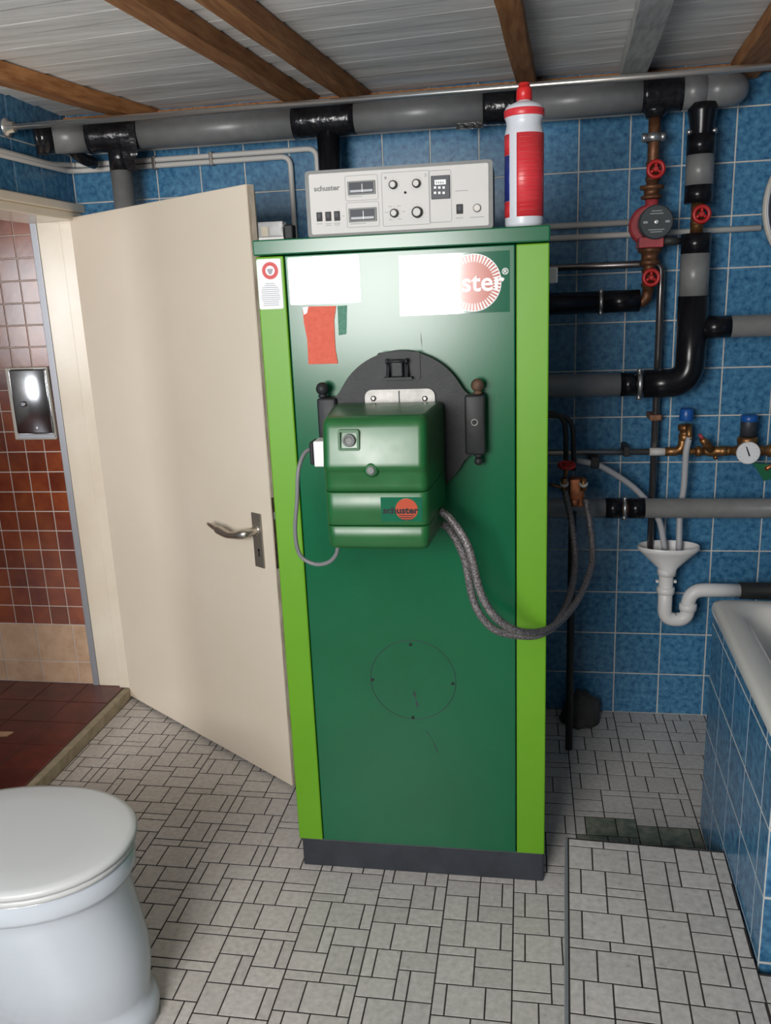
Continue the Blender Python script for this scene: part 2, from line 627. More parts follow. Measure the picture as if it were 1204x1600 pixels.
# ------------------------------------------------------------------ right wall, front wall with the window
struct(MB().box(XR, XR + 0.12, -3.7, 0.0, -0.05, CEIL + 0.1).build('wall_right', 'blue_tile'), 'blue wall beyond the bathtub', 'wall')
WX0, WX1, WZ0, WZ1 = -1.55, -0.61, 1.11, 1.98
wf = MB()
wf.box(XL, WX0, -3.7, -3.5, -0.05, CEIL + 0.1).box(WX1, XR, -3.7, -3.5, -0.05, CEIL + 0.1)
wf.box(WX0, WX1, -3.7, -3.5, -0.05, WZ0).box(WX0, WX1, -3.7, -3.5, WZ1, CEIL + 0.1)
struct(wf.build('wall_front', 'plaster'), 'pale plastered wall holding the daylight window', 'wall')
wn = struct(thing('window_1', 'white framed window letting in the daylight', 'window', (-1.08, -3.6, WZ0)))
fr = MB()
for a, b, c, d in ((WX0, WX0 + .05, WZ0, WZ1), (WX1 - .05, WX1, WZ0, WZ1), (WX0, WX1, WZ0, WZ0 + .05), (WX0, WX1, WZ1 - .05, WZ1)):
    fr.box(a, b, -3.66, -3.60, c, d)
fr.build('window_frame', 'white_plastic', wn)
MB().box(WX0 + .05, WX1 - .05, -3.64, -3.635, WZ0 + .05, WZ1 - .05).build('pane', 'clear', wn)

# ------------------------------------------------------------------ room beyond the door
HB = 0.045            # its floor stands higher
floor_beyond = struct(MB().box(-4.8, -1.826, -4.0, -0.018, -0.05, HB - 0.0016).build('floor_beyond', 'red_grout'),
                      'dark red tiled floor of the room beyond the door', 'floor')
for i in range(7):
    for k in range(6):
        x1 = -1.828 - .152 * i
        y1 = -0.02 - .152 * k
        if i == 0 and y1 - .152 < OY0:
            continue
        w = .152
        place_tile('floor_tile', w - .003, .152 - .003, 0.006, 'red_floor', T(x1 - w + .0015, y1 - .152 + .0015, HB - 0.006) @ RXF, floor_beyond)
rest = MB()
for i in range(1, 19):
    for k in range(26):
        if i < 7 and k < 6:
            continue
        rest.join(tile_mb(.149, .149, .006).xf(T(-1.828 - .152 * (i + 1) + .0015, -0.02 - .152 * (k + 1) + .0015, HB - .006) @ RXF))
tag(rest.build('tile_field', 'red_floor', floor_beyond), kind='stuff')
RY = -0.02
wall_beyond = struct(MB().box(-4.8, -1.95, RY + 0.0016, RY + 0.12, -0.05, CEIL + 0.1).build('wall_beyond', 'cream_grout'),
                     'wall of small red tiles over a beige base seen through the doorway', 'wall')
rest = MB()
RG = 0.004
for i in range(36):
    x1 = -1.953 - .0748 * i
    for j in range(25):
        z0 = 0.288 + .0748 * j
        z1 = min(z0 + .0748, CEIL)
        if z1 - z0 < .02:
            continue
        mtx = T(x1 - .0748 + RG / 2, RY + 0.006, z0 + RG / 2)
        if i < 6:
            place_tile('tile', .0748 - RG, z1 - z0 - RG, 0.006, 'red_tile', mtx, wall_beyond)
        else:
            rest.join(tile_mb(.0748 - RG, z1 - z0 - RG, 0.006).xf(mtx))
tag(rest.build('tile_field', 'red_tile', wall_beyond), kind='stuff')
rest = MB()
for i in range(19):
    x1 = -2.02 - .154 * (i - 1) if i else -1.953
    x0 = -2.02 - .154 * i
    for z0, z1 in ((HB, .134), (.134, .288)):
        mtx = T(x0 + RG / 2, RY + 0.006, z0 + RG / 2)
        if i < 4:
            place_tile('base_tile', x1 - x0 - RG, z1 - z0 - RG, 0.006, 'beige_tile', mtx, wall_beyond)
        else:
            rest.join(tile_mb(x1 - x0 - RG, z1 - z0 - RG, 0.006).xf(mtx))
tag(rest.build('base_tile_field', 'beige_tile', wall_beyond), kind='stuff')
MB().box(-1.956, -1.9315, OY1 - .005, RY + 0.004, HB, 1.8, .002).build('corner_strip', 'alu', wall_beyond, 'grey metal edge strip')
struct(MB().box(-4.92, -4.8, -4.0, RY, -0.05, CEIL + .1).build('wall_beyond_side', 'plaster'), 'pale side wall of the room beyond the door', 'wall')
struct(MB().box(-4.8, -1.95, -4.12, -4.0, -0.05, CEIL + .1).build('wall_beyond_window', 'plaster'), 'pale window wall of the room beyond the door', 'wall')
struct(MB().box(-4.8, -1.95, -4.0, RY, CEIL, CEIL + .1).build('ceiling_beyond', 'plaster'), 'pale ceiling of the room beyond the door', 'ceiling')

# threshold kerb and door frame
struct(MB().box(-1.8255, -1.80, OY0, OY1, -0.002, HB - 0.002, 0.003).build('trim_2', 'kerb'), 'worn stone kerb along the doorway threshold', 'threshold')
fr = struct(thing('trim_1', 'cream painted frame around the open doorway', 'door frame', (-1.87, -0.5, 0)))
MB().box(-1.931, -1.79, OY1 - .004, -0.001, 0.045, 1.752, 0.003).build('jamb', 'frame_paint', fr)
MB().box(-1.9495, -1.79, OY0 - .03, OY0 + .004, 0.0, 1.752, 0.003).build('jamb', 'frame_paint', fr)
hd = MB().box(-1.955, -1.780, OY0 - .03, -0.002, 1.742, 1.768, 0.003)
hd.box(-1.955, -1.765, OY0 - .03, -0.002, 1.768, 1.794, 0.003)
hd.build('head', 'frame_paint', fr)
MB().box(-1.842, -1.80, OY1 - .016, OY1 - .003, 0.045, 1.745, 0.002).build('stop', 'frame_paint', fr)

# ------------------------------------------------------------------ floor
UX = 0.028
BLK_A = [(0, 0, 3, 1), (3, 0, 3, 1), (0, 1, 2, 3), (2, 1, 3, 3), (5, 1, 1, 3), (0, 4, 1, 3), (1, 4, 2, 3), (3, 4, 3, 2), (3, 6, 3, 1),
         (0, 7, 3, 2), (3, 7, 3, 2), (0, 9, 1, 3), (1, 9, 3, 3), (4, 9, 2, 3)]
BLK_B = [(0, 0, 3, 2), (3, 0, 2, 3), (5, 0, 1, 3), (0, 2, 2, 3), (2, 2, 1, 3), (3, 3, 3, 2), (0, 5, 2, 3), (2, 5, 3, 3), (5, 5, 1, 3),
         (0, 8, 3, 1), (3, 8, 3, 2), (0, 9, 3, 3), (3, 10, 3, 2)]


def mirror(b):
    return [(6 - x - w, y, w, h) for x, y, w, h in b]


def flip(b):
    return [(x, 12 - y - h, w, h) for x, y, w, h in b]


KIND = [BLK_A, BLK_B, mirror(BLK_A), flip(BLK_B), flip(BLK_A), mirror(BLK_B)]


def floor_pieces(x0, x1, y0, y1, ox, oy, u, seed):
    """pieces of the mosaic as (x, y, w, h), y the near edge, clipped to the rectangle"""
    out = []
    i0 = math.floor((x0 - ox) / (6 * u)) - 1
    i1 = math.ceil((x1 - ox) / (6 * u)) + 1
    k0 = math.floor((oy - y1) / (12 * u)) - 2
    k1 = math.ceil((oy - y0) / (12 * u)) + 2
    for i in range(i0, i1):
        for k in range(k0, k1):
            b = KIND[(i * 5 + k * 3 + seed) % 6] if seed else (BLK_A, BLK_B)[i % 2]
            for px, py, w, h in b:
                a = ox + (i * 6 + px) * u
                c = oy - (k * 12 + py + h + (3 if i % 2 and seed else 0)) * u
                xa, xb = max(a, x0), min(a + w * u, x1)
                ya, yb = max(c, y0), min(c + h * u, y1)
                if xb - xa > .006 and yb - ya > .006:
                    out.append((xa, ya, xb - xa, yb - ya))
    return out


def in_view(p, mx=20):
    d = Vector(p) - CP
    z = d.dot(fw)
    if z < .1:
        return False
    x, y = 602 + CF * d.dot(rt) / z, 800 - CF * d.dot(up) / z
    return -mx < x < 1204 + mx and -mx < y < 1600 + mx


floor = struct(MB().box(-1.83, XR, -3.6, 0.0, -0.05, -0.0006).build('floor', 'floor_grout'), 'mosaic floor of pale stone tiles with dark joints', 'floor')
P = floor_pieces(-1.80, XR, -3.5, 0.0, -1.008, -1.192, UX, 1)
FG = 0.0034
vis, hid = [], []
for p in P:
    c = Vector((p[0] + p[2] / 2, p[1] + p[3] / 2, 0))
    under = -0.9 < c.x < -0.26 and -0.92 < c.y < -0.3
    plat = c.x > -0.19 and c.y < -0.97
    tub = c.x > 0.18 and c.y < -.62
    dr = c.y > -0.05 - (c.x + 1.795) * .682 + .04 and c.x < -.98
    sh = -0.95 < c.x < -0.2 and c.y > -.9
    if in_view(c) and not (under or plat or tub or sh or dr or c.x > .45):
        vis.append((((c - CP).length), p))
    else:
        hid.append(p)
vis.sort(key=lambda q: q[0])
near = [q[1] for q in vis[:300]]
hid += [q[1] for q in vis[300:]]


def fl_tile(p, parent, z, mname='floor_tile'):
    return place_tile('floor_tile', p[2] - FG, p[3] - FG, 0.005, mname, T(p[0] + FG / 2, p[1] + FG / 2, z - .005) @ RXF, parent)


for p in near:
    stain_shade = -.13 < p[0] + p[2] / 2 < .17 and -.76 < p[1] + p[3] / 2 < -.672  # stained strip behind the step, its shadow put into the tile colour
    fl_tile(p, floor, 0.0, 'stain_shade_tile' if stain_shade else 'floor_tile')
rest = MB()
for p in hid:
    cx, cy = p[0] + p[2] / 2, p[1] + p[3] / 2
    rest.join(tile_mb(p[2] - FG, p[3] - FG, .005).xf(T(p[0] + FG / 2, p[1] + FG / 2, -.005) @ RXF))
tag(rest.build('tile_field', 'floor_tile', floor), kind='stuff')

# ------------------------------------------------------------------ tiled step in front of the tub
SH = 0.155
SA = -0.045
step = thing('tiled_step', 'raised floor step of pale mosaic tiles with grey metal edge beside the bathtub', 'step', (-0.211, -0.95, 0))
step.rotation_euler = (0, 0, SA)
SM = T(-0.211, -0.95, 0) @ Matrix.Rotation(SA, 4, 'Z')
bs = MB().box(0.006, 0.368, -2.2, 0, 0, SH - .0006).box(0.368, 1.80, -2.2, -0.372, 0, SH - .0006)
bs.xf(SM).build('base', 'floor_grout', step)
MB().box(0, 0.006, -2.2, 0.0, 0.0, SH + .0015).xf(SM).build('edge_strip', 'alu', step, 'grey metal edge strip')
SP = floor_pieces(0.008, 0.368, -2.2, -0.004, 0.008, -0.004, 0.0275, 0) + floor_pieces(0.368, 1.78, -2.2, -0.376, 0.008, -0.004, 0.0275, 0)
rest = MB()
for p in SP:
    c = SM @ Vector((p[0] + p[2] / 2, p[1] + p[3] / 2, SH))
    mtx = SM @ T(p[0] + FG / 2, p[1] + FG / 2, SH - .005) @ RXF
    if in_view(c, 60):
        place_tile('floor_tile', p[2] - FG, p[3] - FG, 0.005, 'floor_tile', mtx, step)
    else:
        rest.join(tile_mb(p[2] - FG, p[3] - FG, .005).xf(mtx))
tag(rest.build('tile_field', 'floor_tile', step), kind='stuff')

# ------------------------------------------------------------------ ceiling of ribbed boards
ceiling = struct(MB().box(XL - .1, XR + .1, -3.7, 0.1, CEIL + 0.012, CEIL + .15).build('ceiling', 'ceiling_gap'),
                 'ceiling of grey white ribbed boards', 'ceiling')
SHR = -0.11


def board(y1, w):
    prof = [(0, .0055), (.05, -.0012), (.45, .0), (.5, .0022), (.53, -.0004), (.9, .0025), (1, .005)]
    vs = []
    for x in (XL, XR):
        for t, dz in prof:
            vs.append((x, y1 - t * w + SHR * (x + .02), CEIL + dz))
        vs += [(x, y1 - w + SHR * (x + .02), CEIL + .012), (x, y1 + SHR * (x + .02), CEIL + .012)]
    n = len(prof) + 2
    fs = [list(range(n)), list(range(n, 2 * n))[::-1]] + [[i, (i + 1) % n, n + (i + 1) % n, n + i] for i in range(n)]
    bm = bmesh.new()
    vv = [bm.verts.new(v) for v in vs]
    for f in fs:
        bm.faces.new([vv[i] for i in f])
    bmesh.ops.recalc_face_normals(bm, faces=bm.faces[:])
    if y1 + .25 > 0:
        bmesh.ops.bisect_plane(bm, geom=bm.verts[:] + bm.edges[:] + bm.faces[:], plane_co=(0, -.0005, 0), plane_no=(0, 1, 0), clear_outer=True)
        if not bm.verts:
            bm.free()
            return
        bmesh.ops.holes_fill(bm, edges=bm.edges[:])
    me = bpy.data.meshes.new('ceiling_board')
    bm.to_mesh(me)
    bm.free()
    me.materials.append(M['ceiling'])
    put('ceiling_board', me, ceiling)


y = 0.24
while y > -3.1:
    board(y, 0.1505)
    y -= 0.152


def batten(name, label, a, b, w, z0, z1, mname, group='ceiling battens'):
    a, b = Vector((*a, 0)), Vector((*b, 0))
    c0, k = Vector((CP.x, CP.y, 0)), (z0 - CP.z) / (2.05 - CP.z)
    a, b = c0 + (a - c0) * k, c0 + (b - c0) * k
    d = (b - a).normalized()
    b = b + d * ((-.004 - b.y) / d.y)
    a2 = a - d * 1.9
    s = Vector((d.y, -d.x, 0))
    n = 14
    loops = []
    for k in range(n + 1):
        p = a2.lerp(b, k / n)
        jx = random.uniform(-.0025, .0025)
        jz = random.uniform(-.002, .002)
        loops.append([p + s * jx + Vector((0, 0, z0 + jz)), p + s * (w + jx) + Vector((0, 0, z0 + jz)), p + s * (w + jx) + Vector((0, 0, z1)), p + s * jx + Vector((0, 0, z1))])
    return tag(MB().loft(loops, smooth=False).build(name, mname), label, 'beam', group)


bz = 2.0225
batten('ceiling_batten', 'orange brown wooden ceiling batten nearest the left corner above the door', (-1.70, -.481), (-1.615, -.07), .052, bz, CEIL - .003, 'batten')
batten('ceiling_batten', 'long brown wooden ceiling batten with dark side, left of a close pair', (-1.133, -1.033), (-1.050, -.132), .055, bz, CEIL - .003, 'batten')
batten('ceiling_batten', 'long brown wooden ceiling batten, right of a close pair', (-.962, -.982), (-.876, -.129), .052, bz, CEIL - .003, 'batten')
batten('ceiling_batten', 'brown wooden ceiling batten above the red and white bottle', (-.377, -.807), (-.339, -.07), .05, bz, CEIL - .003, 'batten')
b5 = batten('ceiling_batten', 'grey white painted ceiling batten with rusty end above the pump', (-.068, -.715), (-.036, -.07), .068, bz, CEIL - .003, 'batten_white')
batten('ceiling_batten', 'dark brown ceiling batten at the right edge above the round mirror', (.258, -.454), (.285, -.07), .075, bz, CEIL - .003, 'batten')

tag(MB().box(XL + .002, XR - .002, -.022, -.0005, 2.036, CEIL - .006, .002).build('wall_batten', 'batten'), 'thin brown batten along the back wall right under the ceiling', 'beam')

# ------------------------------------------------------------------ bathtub
TA = -0.0376
tub = thing('bathtub', 'white enamel bathtub in a blue tiled surround at the right edge', 'bathtub', (0.171, -0.646, 0))
tub.rotation_euler = (0, 0, TA)
TM = T(0.171, -0.646, 0) @ Matrix.Rotation(TA, 4, 'Z')
TL, TW = 1.52, 0.665
ap = MB().box(0.0005, 0.05, -TW + .0005, -.0016, 0, 0.64).box(0.05, TL, -TW + .0005, -TW + .05, 0, 0.64).box(0.05, TL, -.05, -.0016, 0, 0.64)
ap.xf(TM).build('surround', 'grout', tub)
RM90 = Matrix.Rotation(-PI / 2, 4, 'Z')      # tile facing -x
zs = [.005, .155, .305, .455, .605, .640]
ys = [0, -.149, -.299, -.449, -.599, -TW]
for a, b in zip(ys[:-1], ys[1:]):
    for c, d in zip(zs[:-1], zs[1:]):
        place_tile('tile', a - b - G, d - c - G, .006, 'blue_tile', TM @ T(.006, a - G / 2, c + G / 2) @ RM90, tub)
for k in range(10):
    for c, d in zip(zs[:-1], zs[1:]):
        x0, x1 = .15 * k, min(.15 * (k + 1), TL)
        place_tile('tile', x1 - x0 - G, d - c - G, .006, 'blue_tile', TM @ T(x0 + G / 2, -TW + .006, c + G / 2), tub)


def rr_loop(x0, x1, y0, y1, r, z, seg=6):
    return [TM @ Vector((a, b, z)) for a, b in rrect(x0, x1, y0, y1, r, seg)]


lo = [rr_loop(-.006, TL, -TW - .006, .006, .03, .641), rr_loop(-.008, TL, -TW - .008, .008, .03, .655), rr_loop(-.004, TL - .004, -TW - .004, .004, .03, .668),
      rr_loop(.006, TL - .01, -TW + .006, -.006, .03, .672), rr_loop(.045, TL - .05, -TW + .045, -.045, .07, .670), rr_loop(.06, TL - .07, -TW + .058, -.058, .09, .66),
      rr_loop(.075, TL - .09, -TW + .07, -.07, .11, .62), rr_loop(.10, TL - .14, -TW + .09, -.09, .12, .45), rr_loop(.14, TL - .22, -TW + .12, -.12, .12, .30),
      rr_loop(.20, TL - .3, -TW + .17, -.17, .12, .262), rr_loop(.35, TL - .45, -TW + .25, -.25, .05, .258)]
MB().loft(lo, cap0=False).build('basin', 'enamel', tub)
pt = TM @ Vector((.07, -.62, .52))
sp = TM @ Vector((.035, -TW - .001, .10))
MB().lathe([(.002, -.002), (.009, 0), (.007, .003)], sp, (0, -1, 0), 12).build('rust_spot', 'rust', tub)

# ------------------------------------------------------------------ door leaf
p0 = Vector((-1.795, -0.05, 0))
DA = math.atan2(-.56350, .82611)
DM = T(*p0) @ Matrix.Rotation(DA, 4, 'Z')
door = struct(thing('door_1', 'cream painted wooden door standing open beside the boiler', 'door', p0))
MB().box(-.012, .945, 0, .026, .012, 1.752, .002).box(0, .93, .026, .04, .014, 1.74).xf(DM).build('leaf', 'door_paint', door)
MB().box(.9451, .9457, .002, .024, .014, 1.75).xf(DM).build('edge_lipping', 'bare_wood', door, 'worn bare wood edge')
MB().box(.922, .9445, -.0012, .001, .014, 1.751, .0005).xf(DM).build('edge_band', 'door_paint', door)
MB().box(.857, .900, -.005, -.0002, .708, .872, .002).xf(DM).build('handle_plate', 'plate_metal', door, 'tall metal handle plate')
hp = spline([(.879, -.003, .822), (.879, -.03, .821), (.872, -.048, .818), (.845, -.053, .812), (.80, -.052, .806), (.75, -.048, .812), (.695, -.046, .822)], 6)
hm = MB().tube(hp, [.012] * 8 + [.0125 + .0015 * math.sin(i / 3) for i in range(len(hp) - 14)] + [.010, .009, .008, .007, .006, .004], 10)
hm.xf(DM).build('door_handle', 'handle_metal', door, 'curved metal lever handle')
MB().lathe([(.016, 0), (.016, .004), (.013, .006)], DM @ Vector((.879, -.005, .822)), DM.to_3x3() @ Vector((0, -1, 0)), 16).build('rosette', 'handle_metal', door)
kh = MB().lathe([(.0045, 0), (.0045, .0006)], (.881, -.0051, .762), (0, -1, 0), 12).box(.8788, .8832, -.0057, -.0051, .742, .762)
kh.xf(DM).build('keyhole', 'black', door)
MB().box(.9457, .9465, .004, .022, .715, .925).xf(DM).build('lock_plate', 'lock_rust', door, 'rusty lock strip on the door edge')
MB().box(.9465, .954, .006, .020, .862, .884, .002).xf(DM).build('latch_bolt', 'galv', door)

# ------------------------------------------------------------------ boiler
BY = -0.93


def bp(px, py, Y=BY):
    p = at(px, py, Y)
    return p.x, p.z


boiler = thing('oil_boiler', 'tall green oil boiler with lime green corner strips', 'boiler', (-.577, -.63, 0))
MB().box(-.888, -.264, -.905, -.33, .084, 1.557, .004).build('casing', 'green', boiler)
MB().box(-.890, -.262, -.922, -.335, 0, .084, .004).build('plinth', 'plinth', boiler, 'dark grey base plinth')
MB().box(-.829, -.331, BY, -.905, .087, 1.555, .0025).build('front_panel', 'green', boiler)
MB().box(-.895, -.8315, BY, -.86, .086, 1.555, .003).build('corner_strip', 'lime', boiler, 'lime green corner strip')
MB().box(-.3285, -.260, BY, -.86, .086, 1.555, .003).build('corner_strip', 'lime', boiler, 'lime green corner strip')
MB().box(-.898, -.259, BY - .005, -.32, 1.5575, 1.59, .003).build('top_cover', 'green', boiler)
# glossy type plate
o = MB().prism(rrect(-.822, -.663, 1.450, 1.550, .004), BY - .0014, BY - .0002).build('type_plate', 'white_gloss', boiler, 'glossy white type plate')
# maker plate with sun emblem and lettering
lp = MB().prism([bp(623, 400), bp(796, 391), bp(796, 487), bp(625, 494)], BY - .0010, BY - .0002).build('maker_plate', 'logo_green', boiler, 'glossy green maker plate with red sun emblem')
sx, sz = bp(739, 442)
SR = .0595
MB().prism(disc_outline(sx, sz, SR), BY - .0014, BY - .0010).build('sun_emblem', 'logo_white', lp, 'round red sun emblem with white rays')
MB().prism(disc_outline(sx, sz, SR - .0165, 40), BY - .0017, BY - .0014).build('sun_disc', 'logo_red', lp)
rays = MB()
for k in range(48):
    a = 2 * PI * k / 48
    c, s = math.cos(a), math.sin(a)
    w = .0017
    r0, r1 = SR - .018, SR - .0016
    rays.prism([(sx + c * r0 + s * w, sz + s * r0 - c * w), (sx + c * r1 + s * w * 1.2, sz + s * r1 - c * w * 1.2), (sx + c * r1 - s * w * 1.2, sz + s * r1 + c * w * 1.2), (sx + c * r0 - s * w, sz + s * r0 + c * w)],
               BY - .0016, BY - .0014)
tag(rays.build('sun_rays', 'logo_red', lp), kind='stuff')
xr = bp(787, 450)[0]
text_mb('schuster', .055, xr - .193, bp(782, 453)[1], BY - .0020, .193, .0006, .0009).build('lettering', 'logo_white', lp)
text_mb('®', .018, bp(784, 430)[0], bp(784, 429)[1], BY - .0014, None, .0006, .0002).build('registered_mark', 'logo_white', lp)
# safety label on the corner strip
sl = MB().prism(rrect(-.893, -.838, 1.443, 1.550, .004), BY - .0010, BY - .0002).build('safety_label', 'label_white', boiler, 'white safety label with red ring')
cx, cz = bp(422, 423)
MB().torus((cx, BY - .0010, cz), (0, 1, 0), .0135, .0008, 28, 6).build('label_ring', 'label_red', sl)
MB().prism(disc_outline(cx, cz, .0185, 32), BY - .0014, BY - .0010).build('label_disc', 'label_red', sl)
MB().prism(disc_outline(cx, cz, .0105, 24), BY - .0017, BY - .0014).build('label_disc_centre', 'label_white', sl)
sh = MB().prism([(cx - .007, cz + .004), (cx + .007, cz + .004), (cx + .005, cz - .003), (cx + .002, cz - .008), (cx - .002, cz - .008), (cx - .005, cz - .003)], BY - .0019, BY - .0017)
sh.build('label_emblem', 'label_grey', sl)
ln = MB()
for k in range(12):
    zz = 1.497 - k * .0042
    w = random.uniform(.010, .020) if k in (0, 1) else random.uniform(.017, .0215)
    ln.box(-.8655 - w, -.8655 + w, BY - .0013, BY - .0010, zz, zz + .0014)
tag(ln.build('label_print', 'label_grey', sl), kind='stuff')
# orange tag and tape residue
tg = [bp(*p) for p in ((473, 484), (477, 479), (525, 478), (522, 500), (523, 525), (524, 545), (528, 568), (482, 569), (480, 530), (475, 505))]
MB().prism(tg, BY - .0022, BY - .0002).build('orange_tag', 'orange_tag', boiler, 'torn orange red paper tag')
MB().prism([bp(*p) for p in ((527, 478), (542, 477), (541, 522), (529, 524))], BY - .0007, BY - .0002).build('tape_residue', 'residue', boiler)
MB().prism([bp(*p) for p in ((473, 480), (482, 479), (480, 489), (475, 492))], BY - .0027, BY - .0022).build('torn_corner', 'label_white', boiler)
# round cover low on the panel
cx, cz = -.578, .553
MB().torus((cx, BY - .0002, cz), (0, 1, 0), .1045, .0008, 64, 6).build('cover_groove', 'plinth', boiler)
for px, py in ((641, 1007), (707, 1068), (645, 1121), (582, 1062)):
    x, z = bp(px, py)
    MB().lathe([(.004, 0), (.004, .001), (.002, .002)], (x, BY, z), (0, -1, 0), 10).build('screw', 'iron', boiler)


def scratch(pts, w):
    a = [Vector((bp(*p)[0], 0, bp(*p)[1])) for p in pts]
    m = MB()
    for p, q in zip(a[:-1], a[1:]):
        d = (q - p).normalized()
        s = Vector((-d.z, 0, d.x)) * w
        m.prism([(v.x, v.z) for v in (p, p + s * .5 + (q - p) * .5, q, p - s * .5 + (q - p) * .5)], BY - .0004, BY + .001)
    m.build('scratch', 'plinth', boiler)


scratch(((646, 1077), (649, 1092), (653, 1107)), .006)
scratch(((664, 1140), (674, 1153), (686, 1181)), .0025)
scratch(((657, 518), (659, 545)), .0018)
MB().box(-.2605, -.238, -.80, -.79, 1.474, 1.508, .003).build('side_tab', 'white_plastic', boiler, 'small white plastic tab')

# ------------------------------------------------------------------ burner door of the boiler (cast iron)
DY = -.962
plate = thing('burner_door', 'black cast iron burner door with hinge posts on the green boiler front', 'hatch', (-.58, BY, 1.03))
cx = -.5785
ol = []
R = .150
zc1 = bp(627, 548, DY)[1] - R
zc2 = 2 * 1.181 - zc1
for k in range(25):
    a = math.radians(31 + 118 * k / 24)
    ol.append((cx + R * math.cos(a), zc1 + R * math.sin(a)))
ol += [(cx - .137, 1.259), (cx - .146, 1.250), (cx - .158, 1.244), (cx - .180, 1.242), (cx - .180, 1.120), (cx - .158, 1.118), (cx - .146, 1.112), (cx - .137, 1.103)]
for k in range(25):
    a = math.radians(211 + 118 * k / 24)
    ol.append((cx + R * math.cos(a), zc2 + R * math.sin(a)))
ol += [(cx + .137, 1.103), (cx + .146, 1.112), (cx + .158, 1.118), (cx + .178, 1.120), (cx + .178, 1.242), (cx + .158, 1.244), (cx + .146, 1.250), (cx + .137, 1.259)]
MB().prism(ol, DY, BY - .0005).build('plate', 'iron', plate)
for s in (-1, 1):
    x0, x1 = (cx - .186, cx - .143) if s < 0 else (cx + .140, cx + .184)
    MB().box(x0, x1, DY - .016, BY - .002, 1.118, 1.248, .005).build('hinge_post', 'iron', plate)
    xb = x0 + .012 if s < 0 else x1 - .016
    pr = [(.003, 0), (.010, .002), (.010, .006), (.007, .008)] + [(.0145 * math.sin(a), .020 - .0145 * math.cos(a)) for a in [0.7 + (PI - .72) * i / 9 for i in range(10)]]
    MB().lathe(pr, (xb, DY - .004, 1.248), (0, 0, 1), 16).build('finial', 'iron' if s < 0 else 'iron_rust', plate)
    pr = [(.008, 0), (.010, .003), (.007, .006), (.005, .009)] + [(.0095 * math.sin(a), .016 - .0095 * math.cos(a)) for a in [0.6 + (PI - .62) * i / 8 for i in range(9)]]
    MB().lathe(pr, (xb, DY - .004, 1.118), (0, 0, -1), 14).build('finial', 'iron', plate)
x, z = bp(741, 660, DY - .016)
MB().torus((x, DY - .0165, z), (0, 1, 0), .0066, .0014, 18, 6).build('bolt_hole', 'silver_cast', plate)
MB().lathe([(.006, 0), (.006, .001)], (x, DY - .0155, z), (0, -1, 0), 14).build('bolt_bore', 'black', plate)
x0, z1 = bp(589, 551, DY)
x1, z0 = bp(657, 593, DY)
MB().prism(rrect(x0, x1, z0, z1, .006), DY - .003, DY).build('latch_plate', 'iron', plate)
xm = (x0 + x1) / 2 - .002
lm = MB().box(xm - .030, xm + .032, DY - .024, DY - .003, z0 + .003, z0 + .008).box(xm - .013, xm + .013, DY - .020, DY - .003, z0 + .008, z0 + .046, .003)
lm.prism([(-DY * 0 + DY - .026, z0 + .008), (DY - .003, z0 + .008), (DY - .003, z0 + .036), (DY - .010, z0 + .034)], xm - .024, xm - .017, 'x').prism([(DY - .026, z0 + .008), (DY - .003, z0 + .008), (DY - .003, z0 + .036), (DY - .010, z0 + .034)], xm + .017, xm + .024, 'x')
lm.tube([(xm - .024, DY - .018, z0 + .042), (xm + .024, DY - .018, z0 + .042)], .004, 10)
for s in (-1, 1):
    lm.lathe([(.0055, 0), (.0065, .003), (.0055, .006)], (xm + s * .018, DY - .018, z0 + .042), (s, 0, 0), 10)
lm.build('latch', 'iron', plate)
x0, z1 = bp(570, 609, DY)
x1, z0 = bp(680, 640, DY)
fl = MB().prism(rrect(x0, x1, z0 - .02, z1, .016), DY - .006, DY - .0003).build('burner_flange', 'silver_cast', plate, 'pale cast metal flange')
for px in (584, 664):
    x, z = bp(px, 622, DY)
    MB().lathe([(.0065, 0), (.0065, .003), (.003, .004)], (x, DY - .006, z), (0, -1, 0), 6).build('bolt', 'steel_pipe', fl)
x, z = bp(624, 620, DY)
MB().box(x - .0012, x + .0012, DY - .0068, DY - .006, z0, z1 - .003).build('flange_joint', 'iron', fl)

# ------------------------------------------------------------------ burner
burner = thing('oil_burner', 'green hooded oil burner projecting from the boiler door', 'burner', (-.60, -1.08, .97))


def bring(z, yf, ins=0.0, r=.016):
    """rounded plan outline of the hood at height z"""
    bl, br, fl_, fr_ = (-.727 + ins, -.985), (-.483 - ins, -.985), (-.702 + ins, yf), (-.498 - ins, yf)
    pts = [bl]
    c = Vector(fl_)
    a, b = Vector(bl), Vector(fr_)
    for P_, Q_, C_ in ((a, b, c), (c, Vector(br), b)):
        d1, d2 = (P_ - C_).normalized() * r, (Q_ - C_).normalized() * r
        for k in range(6):
            t = k / 5
            q = (C_ + d1) * (1 - t) ** 2 + C_ * 2 * t * (1 - t) + (C_ + d2) * t * t
            pts.append((q.x, q.y))
    pts.append(br)
    return [Vector((p[0], p[1], z)) for p in pts]


